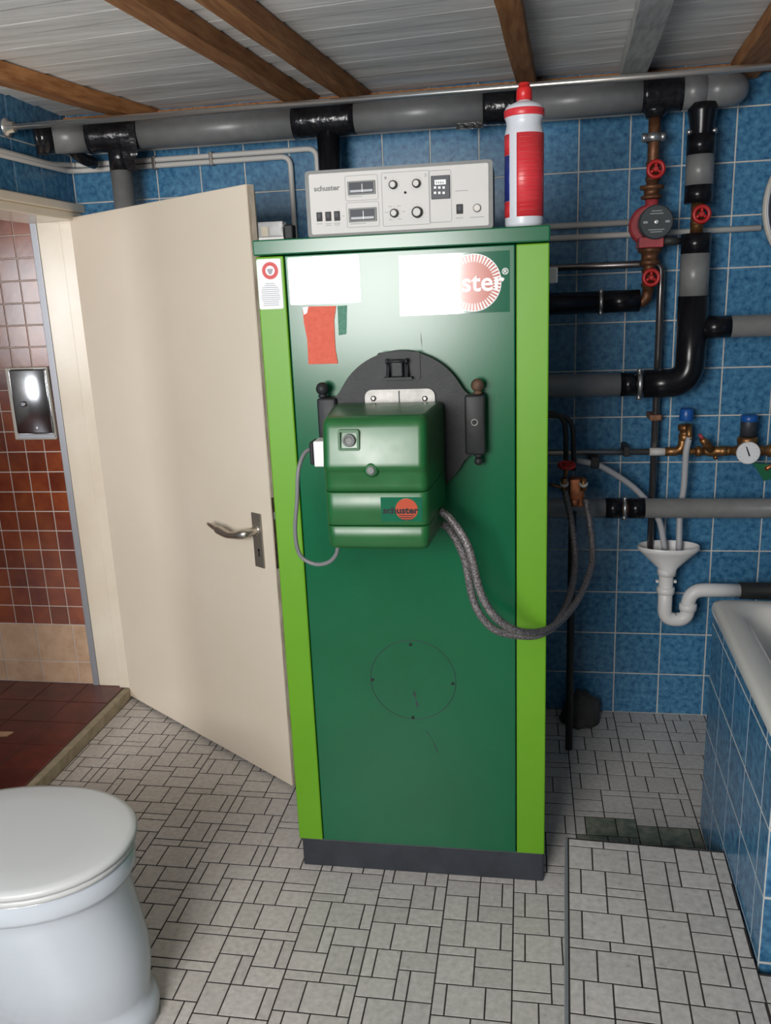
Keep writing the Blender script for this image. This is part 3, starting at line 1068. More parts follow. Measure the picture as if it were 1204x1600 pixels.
lo = [bring(1.089, -1.198), bring(1.100, -1.198), bring(1.122, -1.200), bring(1.131, -1.203), bring(1.137, -1.2085), bring(1.142, -1.2095), bring(1.150, -1.2075), bring(1.18, -1.203), bring(1.215, -1.197),
      bring(1.226, -1.193, .001), bring(1.2335, -1.184, .005), bring(1.2365, -1.172, .010, .012)]
MB().loft(lo).build('hood', 'burner_green', burner)
lo = [bring(1.0195, -1.198), bring(1.0215, -1.2), bring(1.0855, -1.2), bring(1.0875, -1.198)]
MB().loft(lo).build('lower_cover', 'burner_green', burner)
lo = [bring(.966, -1.180, .010), bring(.970, -1.191, .004), bring(.978, -1.197, .001), bring(1.0165, -1.2), bring(1.018, -1.198)]
MB().loft(lo).build('base_cover', 'burner_green', burner)
HY = -1.204
x, z = bp(545, 688, HY)
MB().join(frame_line(x - .0215, x + .0205, z - .020, z + .021, .004, .0045, HY - .004, HY + .006)).build('button_surround', 'burner_green', burner)
MB().lathe([(.0125, -.004), (.0125, .004), (.009, .006), (.009, .0045), (.0045, .0045)], (x, HY, z), (0, -1, 0), 20).build('reset_button', 'case_grey', burner, 'grey round reset button')
x, z = bp(580, 734, HY)
ss = MB().lathe([(.016, -.004), (.014, .003), (.010, .006)], (x, HY - .001, z), (0, -1, 0), 20)
ss.build('screw_boss', 'burner_green', burner)
MB().lathe([(.0085, 0), (.0085, .003), (.006, .004)], (x, HY - .0068, z), (0, -1, 0), 12).build('lock_screw', 'case_grey', burner)
LY = -1.2008
xa, za = bp(594, 777, LY)
xb, zb = bp(660, 815, LY)
lp = MB().box(xa, xb, LY, LY + .0006, zb, za).build('maker_plate', 'logo_green', burner, 'small green maker plate with red disc')
cx2, cz2 = bp(635, 796, LY)
MB().prism(disc_outline(cx2, cz2, .0222, 32), LY - .0004, LY).build('sun_disc', 'logo_red', lp)
text_mb('schuster', .0185, bp(598, 800, LY)[0], bp(598, 802, LY)[1], LY - .0006, (xb - xa) * .86, .0004, .0007).build('lettering', 'black', lp)
ln = MB()
for k in range(3):
    zz = bp(630, 806, LY)[1] - k * .0042
    ln.box(cx2 - .016 + .002 * k, cx2 + .016 - .002 * k, LY - .0006, LY - .0004, zz, zz + .0016)
tag(ln.build('small_print', 'black', lp), kind='stuff')
# plug on the burner flank
px0, pz = bp(497, 705, -1.09)
pl = MB().box(px0 - .003, px0 + .022, -1.12, -1.07, pz - .028, pz + .026, .003).build('plug_socket', 'white_plastic', burner, 'white plug on the burner flank')
MB().box(px0 - .012, px0 - .003, -1.118, -1.072, pz - .024, pz + .024, .003).build('plug_cap', 'black', burner)
# dark draught tube to the boiler door
MB().lathe([(.085, 0), (.085, .05)], (-.59, -.97, 1.12), (0, -1, 0), 28).build('draught_tube', 'iron', burner)

cb = [at(491, 700, -1.095), at(476, 708, -1.11), at(466, 735, -1.13), at(464, 780, -1.13), at(461, 830, -1.12), at(468, 866, -1.11), at(490, 881, -1.11), at(512, 879, -1.12), at(525, 866, -1.13), at(528, 848, -1.14)]
tag(MB().tube(spline(cb, 8), .0045, 10).build('burner_cable', 'grey_cable'), 'grey cable looping from the burner plug down to its base', 'cable')
h1 = [at(686, 798, -1.06), at(704, 812, -1.06), at(731, 854, -1.08), at(752, 930, -1.085), at(780, 970, -1.08), at(818, 988, -1.04), at(862, 980, -.93), at(902, 938, -.72), at(924, 880, -.52), at(922, 825, -.44), at(914, 780, -.42)]
h2 = [at(684, 818, -1.02), at(702, 827, -1.02), at(725, 872, -1.02), at(737, 930, -1.02), at(753, 965, -1.02), at(780, 987, -1.01), at(825, 994, -.985), at(850, 988, -.956), at(869, 974, -.89), at(888, 935, -.70), at(898, 880, -.52), at(892, 815, -.45), at(882, 768, -.42)]
tag(MB().tube(spline(h1, 8), .0088, 12).build('oil_hose', 'braid'), 'braided grey oil hose ending at the bare brass fitting', 'hose', 'braided oil hoses')
tag(MB().tube(spline(h2, 8), .0088, 12).build('oil_hose', 'braid'), 'braided grey oil hose ending under the red handwheel', 'hose', 'braided oil hoses')

# ------------------------------------------------------------------ control unit on the boiler
CY = -.90
cu = thing('control_unit', 'white and grey heating control unit with dials on top of the boiler', 'control unit', (-.58, -.83, 1.59))


def cp(x, y):
    p = at(470 + x / 3.884, 240 + y / 3.884, CY)
    return p.x, p.z


X0, X1, Z0, Z1 = -.780, -.377, 1.5905, 1.728
MB().prism(rrect(X0, X1, Z0, Z1, .008), CY, CY + .012).build('bezel', 'case_grey', cu)
MB().box(X0 + .003, X1 - .001, CY + .012, CY + .15, Z0, Z1 - .004, .004).build('case', 'case_grey', cu)
fa, fb = cp(48, 480), cp(1128, 62)
MB().prism(rrect(X0 + .009, X1 - .009, Z0 + .007, Z1 - .007, .004), CY - .0015, CY).build('faceplate', 'faceplate', cu)
FY = CY - .0015


def cbox(nm, x0, y0, x1, y1, d, m, par, bev=0.0):
    a, b = cp(x0, (y0 + y1) / 2)[0], cp((x0 + x1) / 2, y1)[1]
    c, e = cp(x1, (y0 + y1) / 2)[0], cp((x0 + x1) / 2, y0)[1]
    return MB().box(a, c, FY - d, FY, b, e, bev).build(nm, m, par)


def cframe(nm, x0, y0, x1, y1, par):
    a, b = cp(x0, (y0 + y1) / 2)[0], cp((x0 + x1) / 2, y1)[1]
    c, e = cp(x1, (y0 + y1) / 2)[0], cp((x0 + x1) / 2, y0)[1]
    return frame_line(a, c, b, e, .004, .0011, FY - .0004, FY).build(nm, 'line_grey', par)


cframe('outline', 268, 130, 468, 285, cu)
cframe('outline', 278, 293, 476, 446, cu)
cframe('outline', 492, 108, 784, 436, cu)
cframe('outline', 776, 100, 914, 418, cu)
for a in ((284, 166, 452, 250), (291, 330, 460, 414)):
    mt = cbox('meter', *a, .003, 'case_grey', cu, .0008)
    w, h = a[2] - a[0], a[3] - a[1]
    sv = FY
    FY -= .003
    fc = cbox('dial_window', a[0] + 10, a[1] + 8, a[2] - 10, a[3] - 8, .0004, 'dark_glass', mt)
    FY -= .0004
    cbox('scale_strip', a[0] + 16, a[3] - 30, a[2] - 16, a[3] - 16, .0003, 'meter_face', mt)
    cbox('needle', a[0] + w * .52, a[1] + 18, a[0] + w * .54, a[3] - 14, .0005, 'needle', mt)
    FY = sv
for x, y, r in ((560, 191, .0088), (701, 183, .0088), (567, 363, .0088), (706, 357, .0115)):
    a, b = cp(x, y)
    kb = MB().lathe([(r, 0), (r, .008), (r * .9, .0095)], (a, FY, b), (0, -1, 0), 24).build('knob', 'black', cu)
    MB().lathe([(r * .72, .0095), (r * .72, .0112), (r * .6, .012)], (a, FY, b), (0, -1, 0), 20).build('knob_cap', 'faceplate', kb)
    tk = MB()
    for k in range(9):
        an = math.radians(-40 + 32.5 * k)
        c, s = math.cos(an), math.sin(an)
        tk.box(a + c * r * 1.5 - .0006, a + c * r * 1.5 + .0006, FY - .0003, FY, b + s * r * 1.5 - .0006, b + s * r * 1.5 + .0006)
    tag(tk.build('tick_marks', 'line_grey', cu), kind='stuff')
a, b = cp(633, 237)
MB().lathe([(.0026, 0), (.0026, .002), (.001, .003)], (a, FY, b), (0, -1, 0), 12).build('indicator_lamp', 'black', cu)
a, b = cp(513, 148)
MB().lathe([(.003, 0), (.003, .0003)], (a, FY, b), (0, -1, 0), 12).build('sun_mark', 'line_grey', cu)
a, b = cp(752, 132)
mo = MB().prism([(a - .001, b + .004), (a + .002, b + .003), (a + .0032, b), (a + .002, b - .003), (a - .001, b - .004), (a + .0012, b)], FY - .0003, FY)
mo.build('moon_mark', 'line_grey', cu)
tm = cbox('timer', 790, 134, 904, 276, .004, 'plinth', cu, .001)
sv = FY
FY -= .004
cbox('timer_display', 812, 160, 880, 190, .0004, 'needle', tm)
dg_ = MB()
for k in range(4):
    a0, b0 = cp(822 + 13 * k, 184)
    dg_.box(a0, a0 + .0016, FY - .0006, FY - .0004, b0, b0 + .0042)
tag(dg_.build('timer_digits', 'black', tm), kind='stuff')
for r_ in (208, 240):
    for c_ in (815, 841, 867):
        cbox('timer_button', c_ - 7, r_ - 7, c_ + 7, r_ + 7, .001, 'needle', tm)
FY = sv
for x0, y0, x1, y1 in ((97, 357, 130, 412), (150, 354, 184, 410), (203, 350, 237, 408), (943, 308, 982, 366)):
    sw = cbox('rocker_switch', x0, y0, x1, y1, .003, 'black', cu, .0006)
    FY -= .003
    cbox('rocker', x0 + 8, y0 + 10, x1 - 8, (y0 + y1) / 2 + 8, .001, 'dark_glass', sw)
    FY = sv
a, b = cp(1068, 331)
pb = MB().lathe([(.0085, 0), (.0085, .003), (.0072, .004)], (a, FY, b), (0, -1, 0), 24).build('push_button_ring', 'case_grey', cu)
MB().lathe([(.007, .004), (.0065, .006)], (a, FY, b), (0, -1, 0), 20).build('push_button', 'pale_button', pb)
a, b = cp(80, 230)
text_mb('schuster', .0145, a, b, FY - .0003, cp(238, 220)[0] - a, .0005, .0005).build('lettering', 'case_grey', cu)
ln = MB()
for x0, x1, y in ((97, 132, 428), (150, 186, 427), (152, 184, 437), (202, 240, 424), (204, 236, 434), (252, 264, 380), (290, 372, 265), (300, 396, 428), (935, 1015, 228), (940, 984, 392), (1025, 1112, 388),
                  (508, 530, 358), (615, 632, 352), (535, 552, 402), (590, 612, 398), (530, 552, 322), (585, 606, 318)):
    a0, b0 = cp(x0, y)
    ln.box(a0, cp(x1, y)[0], FY - .0002, FY, b0 - .0007, b0 + .0007)
tag(ln.build('small_print', 'line_grey', cu), kind='stuff')

# small relay left on the boiler top
rl = thing('relay', 'small clear relay lying on the boiler top beside the control unit', 'relay', (-.85, -.88, 1.59))
MB().box(-.893, -.836, -.90, -.872, 1.597, 1.630, .002).build('clear_case', 'clear', rl)
MB().box(-.886, -.872, -.896, -.878, 1.6, 1.620).build('coil', 'yellow', rl)
MB().box(-.866, -.842, -.896, -.878, 1.602, 1.618).build('contact_block', 'meter_face', rl)
MB().box(-.893, -.836, -.90, -.872, 1.5905, 1.597).build('socket_base', 'white_tube', rl)
MB().box(-.835, -.815, -.898, -.868, 1.5905, 1.622, .003).build('plug_block', 'black', rl)

# ------------------------------------------------------------------ detergent bottle
bx, by = -.3125, -.86
bt = thing('detergent_bottle', 'white cleaning bottle with red label and red cap on the boiler', 'bottle', (bx, by, 1.59))
pr = [(.034, 1.5903), (.039, 1.593), (.0405, 1.60), (.0405, 1.778), (.0385, 1.786), (.0365, 1.795), (.0375, 1.803), (.0405, 1.810), (.041, 1.824), (.037, 1.831), (.026, 1.836), (.014, 1.841), (.012, 1.845)]
MB().lathe(pr, (bx, by, 0), (0, 0, 1), 36).build('body', 'bottle_white', bt)
MB().lathe([(.0135, 1.842), (.0165, 1.843), (.016, 1.862), (.013, 1.868), (.0125, 1.868), (.012, 1.874), (.010, 1.876)], (bx, by, 0), (0, 0, 1), 24).build('cap', 'cap_red', bt)
MB().lathe([(.0406, 1.8095), (.0416, 1.811), (.0418, 1.823), (.0405, 1.8245)], (bx, by, 0), (0, 0, 1), 36).build('neck_band', 'bottle_red', bt, 'red neck band')


def shell(a0, a1, z0, z1, r):
    n = 24
    m = MB()
    vs, fs = [], []
    for k in range(n + 1):
        a = math.radians(a0 + (a1 - a0) * k / n) - PI / 2
        for rr in (r, r + .0005):
            for z in (z0, z1):
                vs.append((bx + rr * math.cos(a), by + rr * math.sin(a), z))
    for k in range(n):
        i, j = 4 * k, 4 * k + 4
        fs += [[i, i + 1, j + 1, j], [i + 2, j + 2, j + 3, i + 3], [i, j, j + 2, i + 2], [i + 1, i + 3, j + 3, j + 1]]
    fs += [[0, 2, 3, 1], [4 * n, 4 * n + 1, 4 * n + 3, 4 * n + 2]]
    return m.add(vs, fs, True)


lb = shell(-22, 115, 1.612, 1.776, .0407).build('label', 'bottle_red', bt, 'red printed label')
ln = MB()
for k in range(16):
    zz = 1.768 - k * .0095
    ln.join(shell(-14, random.uniform(20, 60), zz - .0016, zz, .0413))
tag(ln.build('label_print', 'label_red', lb), kind='stuff')
MB().join(shell(-115, -48, 1.645, 1.735, .0407)).build('side_label', 'bottle_blue', bt, 'dark blue side label')
MB().join(shell(-115, -48, 1.7355, 1.776, .0407)).build('side_label_band', 'bottle_red', bt)
MB().join(shell(-115, -48, 1.612, 1.6445, .0407)).build('side_label_band', 'bottle_red', bt)

# ------------------------------------------------------------------ toilet
toilet = thing('toilet', 'white ceramic toilet with closed lid at the lower left corner', 'toilet', (-1.30, -1.445, 0))
TCY = -1.445


def egg(tip, back, hw, z, flat=False, n=44, pw=2.25):
    """egg outline pointing to +x: from x = back to x = tip, half width hw"""
    xm = tip - (tip - back) * .46
    out = []
    for k in range(n):
        a = 2 * PI * k / n
        c, s = math.cos(a), math.sin(a)
        rx = (tip - xm) if c >= 0 else (xm - back)
        p = 2.1 if c >= 0 else pw
        d = (abs(c) ** p + abs(s) ** p) ** (-1 / p)
        out.append(Vector((xm + rx * c * d, TCY + hw * s * d, z)))
    return out


body = [egg(-1.076, -1.50, .125, 0), egg(-1.074, -1.50, .127, .03), egg(-1.080, -1.50, .122, .05), egg(-1.090, -1.50, .116, .060), egg(-1.088, -1.50, .122, .08), egg(-1.083, -1.505, .135, .13),
        egg(-1.085, -1.52, .142, .18), egg(-1.096, -1.54, .148, .235), egg(-1.106, -1.56, .155, .285), egg(-1.109, -1.60, .161, .32), egg(-1.107, -1.64, .164, .345), egg(-1.104, -1.64, .166, .350), egg(-1.094, -1.64, .173, .354), egg(-1.092, -1.64, .175, .362),
        egg(-1.092, -1.64, .175, .395), egg(-1.096, -1.64, .171, .402)]
MB().loft(body).build('bowl', 'ceramic', toilet)
MB().box(-1.792, -1.60, TCY - .11, TCY + .11, .12, .395, .02).build('rear_block', 'ceramic', toilet)
MB().loft([egg(-1.094, -1.56, .172, .4025), egg(-1.089, -1.56, .176, .405), egg(-1.088, -1.56, .177, .413), egg(-1.091, -1.56, .174, .4165)]).build('seat', 'seat_plastic', toilet)
MB().loft([egg(-1.092, -1.57, .174, .4175), egg(-1.085, -1.57, .179, .420), egg(-1.083, -1.57, .1805, .427), egg(-1.087, -1.565, .177, .433), egg(-1.10, -1.55, .165, .436), egg(-1.16, -1.50, .11, .4375), egg(-1.26, -1.42, .03, .438)]).build('lid', 'seat_plastic', toilet)
for s in (-1, 1):
    MB().tube([(-1.585, TCY + s * .07 - .02, .415), (-1.585, TCY + s * .07 + .02, .415)], .012, 12).build('hinge', 'seat_plastic', toilet)

# ------------------------------------------------------------------ flush plate on the red wall
fp = thing('flush_plate', 'brushed steel flush plate on the red tiled wall', 'flush plate', (-2.04, RY, 1.13))
x0, z1 = at(11, 573, RY).x, at(50, 573, RY).z
x1, z0 = at(97, 684, RY).x, at(50, 686, RY).z
MB().box(x0, x1 - .012, RY - .018, RY - .0005, z0, z1, .004).build('frame', 'rim_cream', fp)
MB().box(x0 + .018, x1 - .014, RY - .026, RY - .018, z0 + .022, z1 - .006, .006).build('steel_cover', 'steel_plate', fp, 'shiny steel cover')
MB().box(x0 + .018, x1 - .014, RY - .022, RY - .018, z0 + .006, z0 + .020, .001).build('push_bar', 'alu', fp)
MB().lathe([(.010, 0), (.010, .006), (.007, .008)], (x0 + .06, RY - .026, z0 + .13), (0, -1, 0), 16).build('knob', 'steel_plate', fp)
MB().lathe([(.004, 0), (.004, .003)], (x0 + .1, RY - .026, z0 + .045), (0, -1, 0), 10).build('screw', 'galv', fp)

# ------------------------------------------------------------------ curtain rod under the ceiling
RYR = -.36
rod = thing('curtain_rod', 'thin steel rod spanning the room under the ceiling in front of the big pipe', 'rod', (-.1, RYR, 1.975))
MB().tube([(XL + .012, RYR, 1.975), (XR - .012, RYR, 1.975)], .0085, 14).build('bar', 'chrome', rod)
for s, x in ((1, XL + .0005), (-1, XR - .0005)):
    MB().lathe([(.026, 0), (.026, .008), (.016, .012), (.014, .03)], (x, RYR, 1.975), (s, 0, 0), 20).build('flange', 'chrome', rod)


# ------------------------------------------------------------------ pipework helpers
def seg(parent, name, a, b, r, m, label=None, n=20):
    return MB().tube([a, b], r, n).build(name, m, parent, label)


def clamp(parent, c, axis, r, h=.014, m='galv'):
    c = Vector(c)
    ax = Vector(axis).normalized()
    mb = MB().lathe([(r, -h / 2), (r + .003, -h / 2), (r + .003, h / 2), (r, h / 2)], c, ax, 20)
    side = ax.cross(Vector((0, 1, 0)))
    if side.length < .1:
        side = Vector((1, 0, 0))
    side.normalize()
    for s in (-1, 1):
        mb.tube([c + side * s * (r + .001) + Vector((0, -.004, 0)), c + side * s * (r + .013) + Vector((0, -.004, 0))], h * .55, 8)
    return mb.build('clamp', m, parent, 'galvanised pipe clamp')


def wheel(parent, c, axis, R, m='wheel_red', label='red handwheel', thick=.006):
    c = Vector(c)
    ax = Vector(axis).normalized()
    mb = MB().torus(c, ax, R - thick, thick, 28, 8)
    ref = Vector((0, 0, 1)) if abs(ax.z) < .9 else Vector((1, 0, 0))
    u = ax.cross(ref).normalized()
    w = ax.cross(u)
    for k in range(3):
        a = 2 * PI * k / 3 + .5
        d = u * math.cos(a) + w * math.sin(a)
        mb.tube([c, c + d * (R - thick)], thick * .75, 8)
    mb.lathe([(R * .3, -thick * .8), (R * .3, thick * .9), (R * .2, thick * 1.2)], c, ax, 14)
    return mb.build('handwheel', m, parent, label)


def MX(x):      # depth of the manifold at x: near the left wall it swings away from the back wall
    return -.135 if x > -1.60 else -.135 - (-1.60 - x) * .62


MR = .0445


def man(px):
    """manifold axis point under photo column px"""
    x = at(px, 200, -.135).x
    for _ in range(40):
        x = .5 * x + .5 * at(px, 200, MX(x)).x
    x = max(x, XL + .02)
    return Vector((x, MX(x), 1.9735 + min(0, x + 1.60) * .06))


mf = thing('manifold_pipe', 'thick grey insulated pipe wrapped with black tape under the ceiling', 'pipe', man(600))
ends = [(34, 75, 't'), (75, 137, 'g'), (137, 217, 't'), (217, 460, 'g'), (460, 556, 't'), (556, 755, 'g'), (755, 808, 't'), (808, 1000, 'g'), (1000, 1062, 't'), (1062, 1098, 'g')]
for a, b, k in ends:
    p, q = man(a), man(b)
    if k == 'g':
        seg(mf, 'insulation', p, q, MR, 'insulation', 'grey foam insulation', 28)
    else:
        d = (q - p)
        n = 9
        rs = [MR + .0025 + random.uniform(-.0012, .0016) for _ in range(n + 1)]
        MB().tube([p + d * (i / n) for i in range(n + 1)], rs, 28).build('tape_band', 'tape', mf, 'shiny black tape wrap')
# bend of the pipe into the wall at the right end
p = man(1098)
d = (man(1098) - man(1050)).normalized()
bend = fillet([p, p + d * .075, p + d * .08 + Vector((0, .075, .012))], .07, 8)
MB().tube(bend, MR, 28).build('elbow', 'insulation', mf)
# taped bend at the left end
q = man(30)
MB().lathe([(MR * .7, 0), (MR * .95, .006), (MR + .002, .016), (MR + .003, .05)], q, man(75) - q, 24).build('end_cap', 'tape', mf, 'black taped end')
q = man(100)
MB().tube(fillet([q + Vector((0, .01, -.02)), q + Vector((.01, .06, -.05)), q + Vector((.03, .11, -.06))], .03), .018, 12).build('tape_tail', 'tape', mf)
# drop pipes
for px, pxb, cut, name in ((182, 186, 268, 'g'), (512, 516, 400, 'b')):
    p = man(px)
    zc = at(px, cut, p.y).z
    seg(mf, 'tee_neck', (p.x, p.y, p.z - MR * .4), (p.x, p.y, zc), .0345, 'foam_black' if name == 'b' else 'tape', 'black pipe neck')
    seg(mf, 'drop_pipe', (p.x, p.y, zc), (p.x, p.y, .55), .0335, 'insulation' if name == 'g' else 'foam_black', 'grey insulated drop pipe' if name == 'g' else 'black insulated drop pipe')
# loose tape tails
p = man(208)
tl = MB()
for k, (w, L) in enumerate(((.030, .10), (.020, .07))):
    x = p.x - .012 + k * .026
    y = p.y - MR - .002 - .006 * k
    pts = [(x, y, p.z + .02), (x + .004, y - .004, p.z - .03), (x - .002, y + .01, p.z - .06), (x + .012 * (1 - 2 * k), y + .006, p.z - L - .01)]
    pts = spline(pts, 4)
    vs, fs = [], []
    for q in pts:
        vs += [(q.x - w / 2, q.y, q.z), (q.x + w / 2, q.y + .004, q.z), (q.x + w / 2, q.y + .0046, q.z), (q.x - w / 2, q.y + .0006, q.z)]
    for i in range(len(pts) - 1):
        for j in range(4):
            fs.append([4 * i + j, 4 * i + (j + 1) % 4, 4 * i + 4 + (j + 1) % 4, 4 * i + 4 + j])
    tl.add(vs, fs)
tl.build('tape_tail', 'tape', mf, 'loose hanging tape end')
p = man(738)
MB().box(p.x - .045, p.x + .03, p.y - .02, p.y - .015, p.z - MR - .012, p.z - MR + .006).build('tape_tail', 'tape', mf)

# thin white conduits along the walls
c1 = [atx(-40, 232, XL + .012), atx(112, 263, XL + .012)]
kx = at(116, 264, -.016)
def conduit(label, px, grp='white conduits'):
    pts = []
    for p in px:
        pts.append(Vector(p))
    return tag(MB().tube(fillet(pts, .03, 5), .0085, 10).build('conduit', 'white_tube'), label, 'conduit', grp)


y1 = -.014
a = at(128, 258, y1); b = at(476, 233, y1); zz = (a.z + b.z) / 2
conduit('upper white conduit running into the corner and down behind the control unit', [(XL + .014, -3.49, zz - .018), (XL + .014, -.15, zz - .014), (XL + .014, -.03, zz), (XL + .035, y1, zz), (at(494, 233, y1).x, y1, zz), (at(494, 233, y1).x, y1, 1.0)])
a = at(128, 267, y1); b = at(432, 246, y1); z2 = (a.z + b.z) / 2
conduit('lower white conduit running to the corner and down behind the relay', [(XL + .014, -3.49, z2 - .022), (XL + .014, -.05, z2 - .004), (XL + .05, y1, z2), (at(453, 246, y1).x, y1, z2), (at(453, 246, y1).x, y1, 1.0)])
for px in (240, 330):
    p = at(px, 240, y1)
    tag(MB().box(p.x - .006, p.x + .006, -.026, -.0005, z2 - .012, zz + .012, .002).build('conduit_clip', 'steel_pipe'), 'small dark clip holding the white conduits ' + ('near the taped drop pipe' if px == 240 else 'behind the top of the door'), 'clip', 'conduit clips')

# white heating tubes right of the boiler
for py, pr_, lab in ((352, 992, 'upper thin white tube running behind the pump'), (367, 1188, 'lower thin white tube running behind the pump to the mirror')):
    a, b = at(800, py + 1, -.02), at(pr_, py - (1 if pr_ < 1100 else 3), -.02)
    z = (a.z + b.z) / 2
    tag(MB().tube([(a.x, -.0145, z), (b.x, -.0145, z)], .009, 12).build('wall_tube', 'white_tube'), lab, 'pipe', 'white wall tubes')

# ------------------------------------------------------------------ pump line
PY = man(1022).y
pc = man(1022)
dr = thing('pump_riser', 'rust brown pipe dropping from the taped pipe to the pump', 'pipe', (pc.x, PY, 1.75))
xt, zt = pc.x, pc.z
P1 = lambda px, py, dy=0: at(px, py, PY + dy)
seg(dr, 'pipe', (xt, PY, zt - MR * .8), P1(1018, 300), .0165, 'copper_dirty')
MB().lathe([(.034, 0), (.033, .012), (.024, .028)], (xt, PY, zt - MR + .012), (0, 0, -1), 20).build('tape_collar', 'tape', dr)
clamp(dr, P1(1020, 215), (0, 0, 1), .0185, .022)
seg(dr, 'clamp_liner', P1(1020, 209), P1(1020, 222), .020, 'rubber')


def gate_valve(label, c, tilt=(0, 0, 1), body=.026, wr=.0265):
    v = thing('gate_valve', label, 'valve', c, 'red handwheel valves')
    ax = Vector(tilt).normalized()
    c = Vector(c)
    MB().lathe([(.017, -body), (.021, -body), (.021, -body * .6), (.018, -body * .5), (.020, 0), (.018, body * .5), (.021, body * .6), (.021, body), (.017, body)], c, ax, 12).build('body', 'copper_dirty', v)
    MB().lathe([(.013, 0), (.013, .03), (.009, .034), (.005, .036), (.005, .052)], c, (0, -1, 0), 12).build('stem', 'brass', v)
    wheel(v, c + Vector((0, -.052, 0)), (0, -1, 0), wr)
    return v


gate_valve('red handwheel valve above the pump', P1(1020, 268))
pump = thing('circulation_pump', 'red circulation pump with dark round motor face on the pipe', 'pump', P1(1017, 347))
c = P1(1016, 352)
MB().lathe([(.019, 0), (.034, .0), (.034, .010), (.022, .012), (.022, .026), (.030, .028), (.030, .036), (.017, .037)], P1(1018, 290), (0, 0, -1), 14).build('union', 'copper_dirty', pump)
MB().lathe([(.019, 0), (.018, .03), (.024, .065)], P1(1018, 312), (0, 0, -1), 18).build('suction_neck', 'pump_red', pump)
MB().lathe([(.040, 0), (.056, .012), (.058, .036), (.050, .046)], c + Vector((-.004, .03, .0)), (0, -1, 0), 28).build('volute', 'pump_red', pump)
MB().lathe([(.046, 0), (.047, .05), (.043, .056)], c + Vector((.006, -.016, .004)), (0, -1, 0), 28).build('motor', 'pump_plate', pump)
mcx = c + Vector((.006, -.0722, .004))
MB().lathe([(.008, 0), (.008, .003), (.004, .004)], mcx, (0, -1, 0), 12).build('centre_screw', 'galv', pump)
ln = MB()
for dz, w in ((.028, .014), (.021, .018), (-.022, .022), (-.028, .016)):
    ln.box(mcx.x - w, mcx.x + w, mcx.y - .0003, mcx.y, mcx.z + dz, mcx.z + dz + .0025)
for s in (-1, 1):
    ln.box(mcx.x + s * .030 - .006, mcx.x + s * .030 + .006, mcx.y - .0003, mcx.y, mcx.z - .003, mcx.z + .003)
tag(ln.build('name_plate_print', 'meter_face', pump), kind='stuff')
a, b = P1(998, 371, -.05), P1(1036, 386, -.05)
MB().box(a.x, b.x, PY - .055, PY + .02, b.z, a.z, .003).build('terminal_box', 'pump_red', pump)
MB().tube([(b.x, PY - .03, (a.z + b.z) / 2 + .002), (b.x + .03, PY - .028, (a.z + b.z) / 2 + .002), (b.x + .05, PY - .02, (a.z + b.z) / 2)], [.014, .013, .009], 12).build('cable_plug', 'rubber', pump)
MB().lathe([(.017, 0), (.034, .0), (.034, .014), (.024, .018), (.024, .036), (.028, .038), (.028, .05), (.017, .052)], P1(1015, 386), (0, 0, -1), 14).build('union', 'copper_dirty', pump)
seg(pump, 'outlet_pipe', P1(1015, 392), P1(1012, 456), .0165, 'copper_dirty')
gate_valve('red handwheel valve under the pump', P1(1013, 434))
ret = thing('pump_return_pipe', 'black insulated stub pipe below the pump running behind the boiler', 'pipe', P1(950, 472))
e = P1(1004, 466)
el = fillet([P1(1012, 452), P1(1009, 468), P1(998, 474)], .02, 5)
MB().tube(el, .0155, 14).build('elbow', 'copper_dirty', ret)
ze = at(940, 472, PY).z
xs = [at(q, 472, PY).x for q in (998, 942, 934, 700)]
seg(ret, 'insulation', (xs[0], PY, ze), (xs[1], PY, ze), .0325, 'foam_black')
seg(ret, 'insulation', (xs[2], PY, ze), (xs[3], PY, ze), .0325, 'foam_black')
clamp(ret, ((xs[1] + xs[2]) / 2, PY, ze), (1, 0, 0), .024, .012)
seg(ret, 'pipe', (xs[0], PY, ze), (xs[2] - .02, PY, ze), .02, 'copper_dirty')

# ------------------------------------------------------------------ big riser on the right
QY = man(1092).y
Q = lambda px, py: at(px, py, QY)
rx = (Q(1093, 230).x + Q(1083, 480).x) / 2
rs = thing('riser_pipe', 'black and grey insulated riser with red valve right of the pump', 'pipe', (rx, QY, 1.0))
zq = lambda py: at(1088, py, QY).z
MB().lathe([(.041, 0), (.039, .02), (.029, .085), (.026, .10)], (rx, QY, zq(163)), (0, 0, -1), 22).build('reducer', 'foam_black', rs)
clamp(rs, (rx, QY, zq(206)), (0, 0, 1), .027, .014)
segs = [(211, 243, 'foam_black', .0385), (243, 290, 'insulation', .038), (290, 318, 'foam_black', .0385), (365, 396, 'foam_black', .0415), (396, 462, 'insulation', .041)]
for a, b, m, r in segs:
    seg(rs, 'insulation', (rx, QY, zq(a)), (rx, QY, zq(b)), r, m, 'black foam section' if m == 'foam_black' else 'grey foam section', 24)
seg(rs, 'pipe', (rx, QY, zq(316)), (rx, QY, zq(368)), .018, 'brass')
gate_valve('red handwheel valve on the thick insulated riser', Vector((rx + .002, QY, zq(337))))
zb = at(1000, 600, QY).z
xe = at(1004, 600, QY).x
el = fillet([(rx, QY, zq(462)), (rx, QY, zb), (xe, QY, zb)], .10, 10)
MB().tube(el, .043, 24).build('elbow', 'foam_black', rs, 'black foam elbow')
xc = at(1000, 600, QY).x
clamp(rs, (xc - .004, QY, zb), (1, 0, 0), .034, .014)
xf_, xg = at(994, 600, QY).x, at(968, 600, QY).x
seg(rs, 'insulation', (xf_, QY, zb), (xg, QY, zb), .0365, 'foam_black')
seg(rs, 'insulation', (xg, QY, zb), (at(700, 600, QY).x, QY, zb), .036, 'insulation')
seg(rs, 'pipe', (xe, QY, zb), (xf_ - .01, QY, zb), .02, 'copper_dirty')
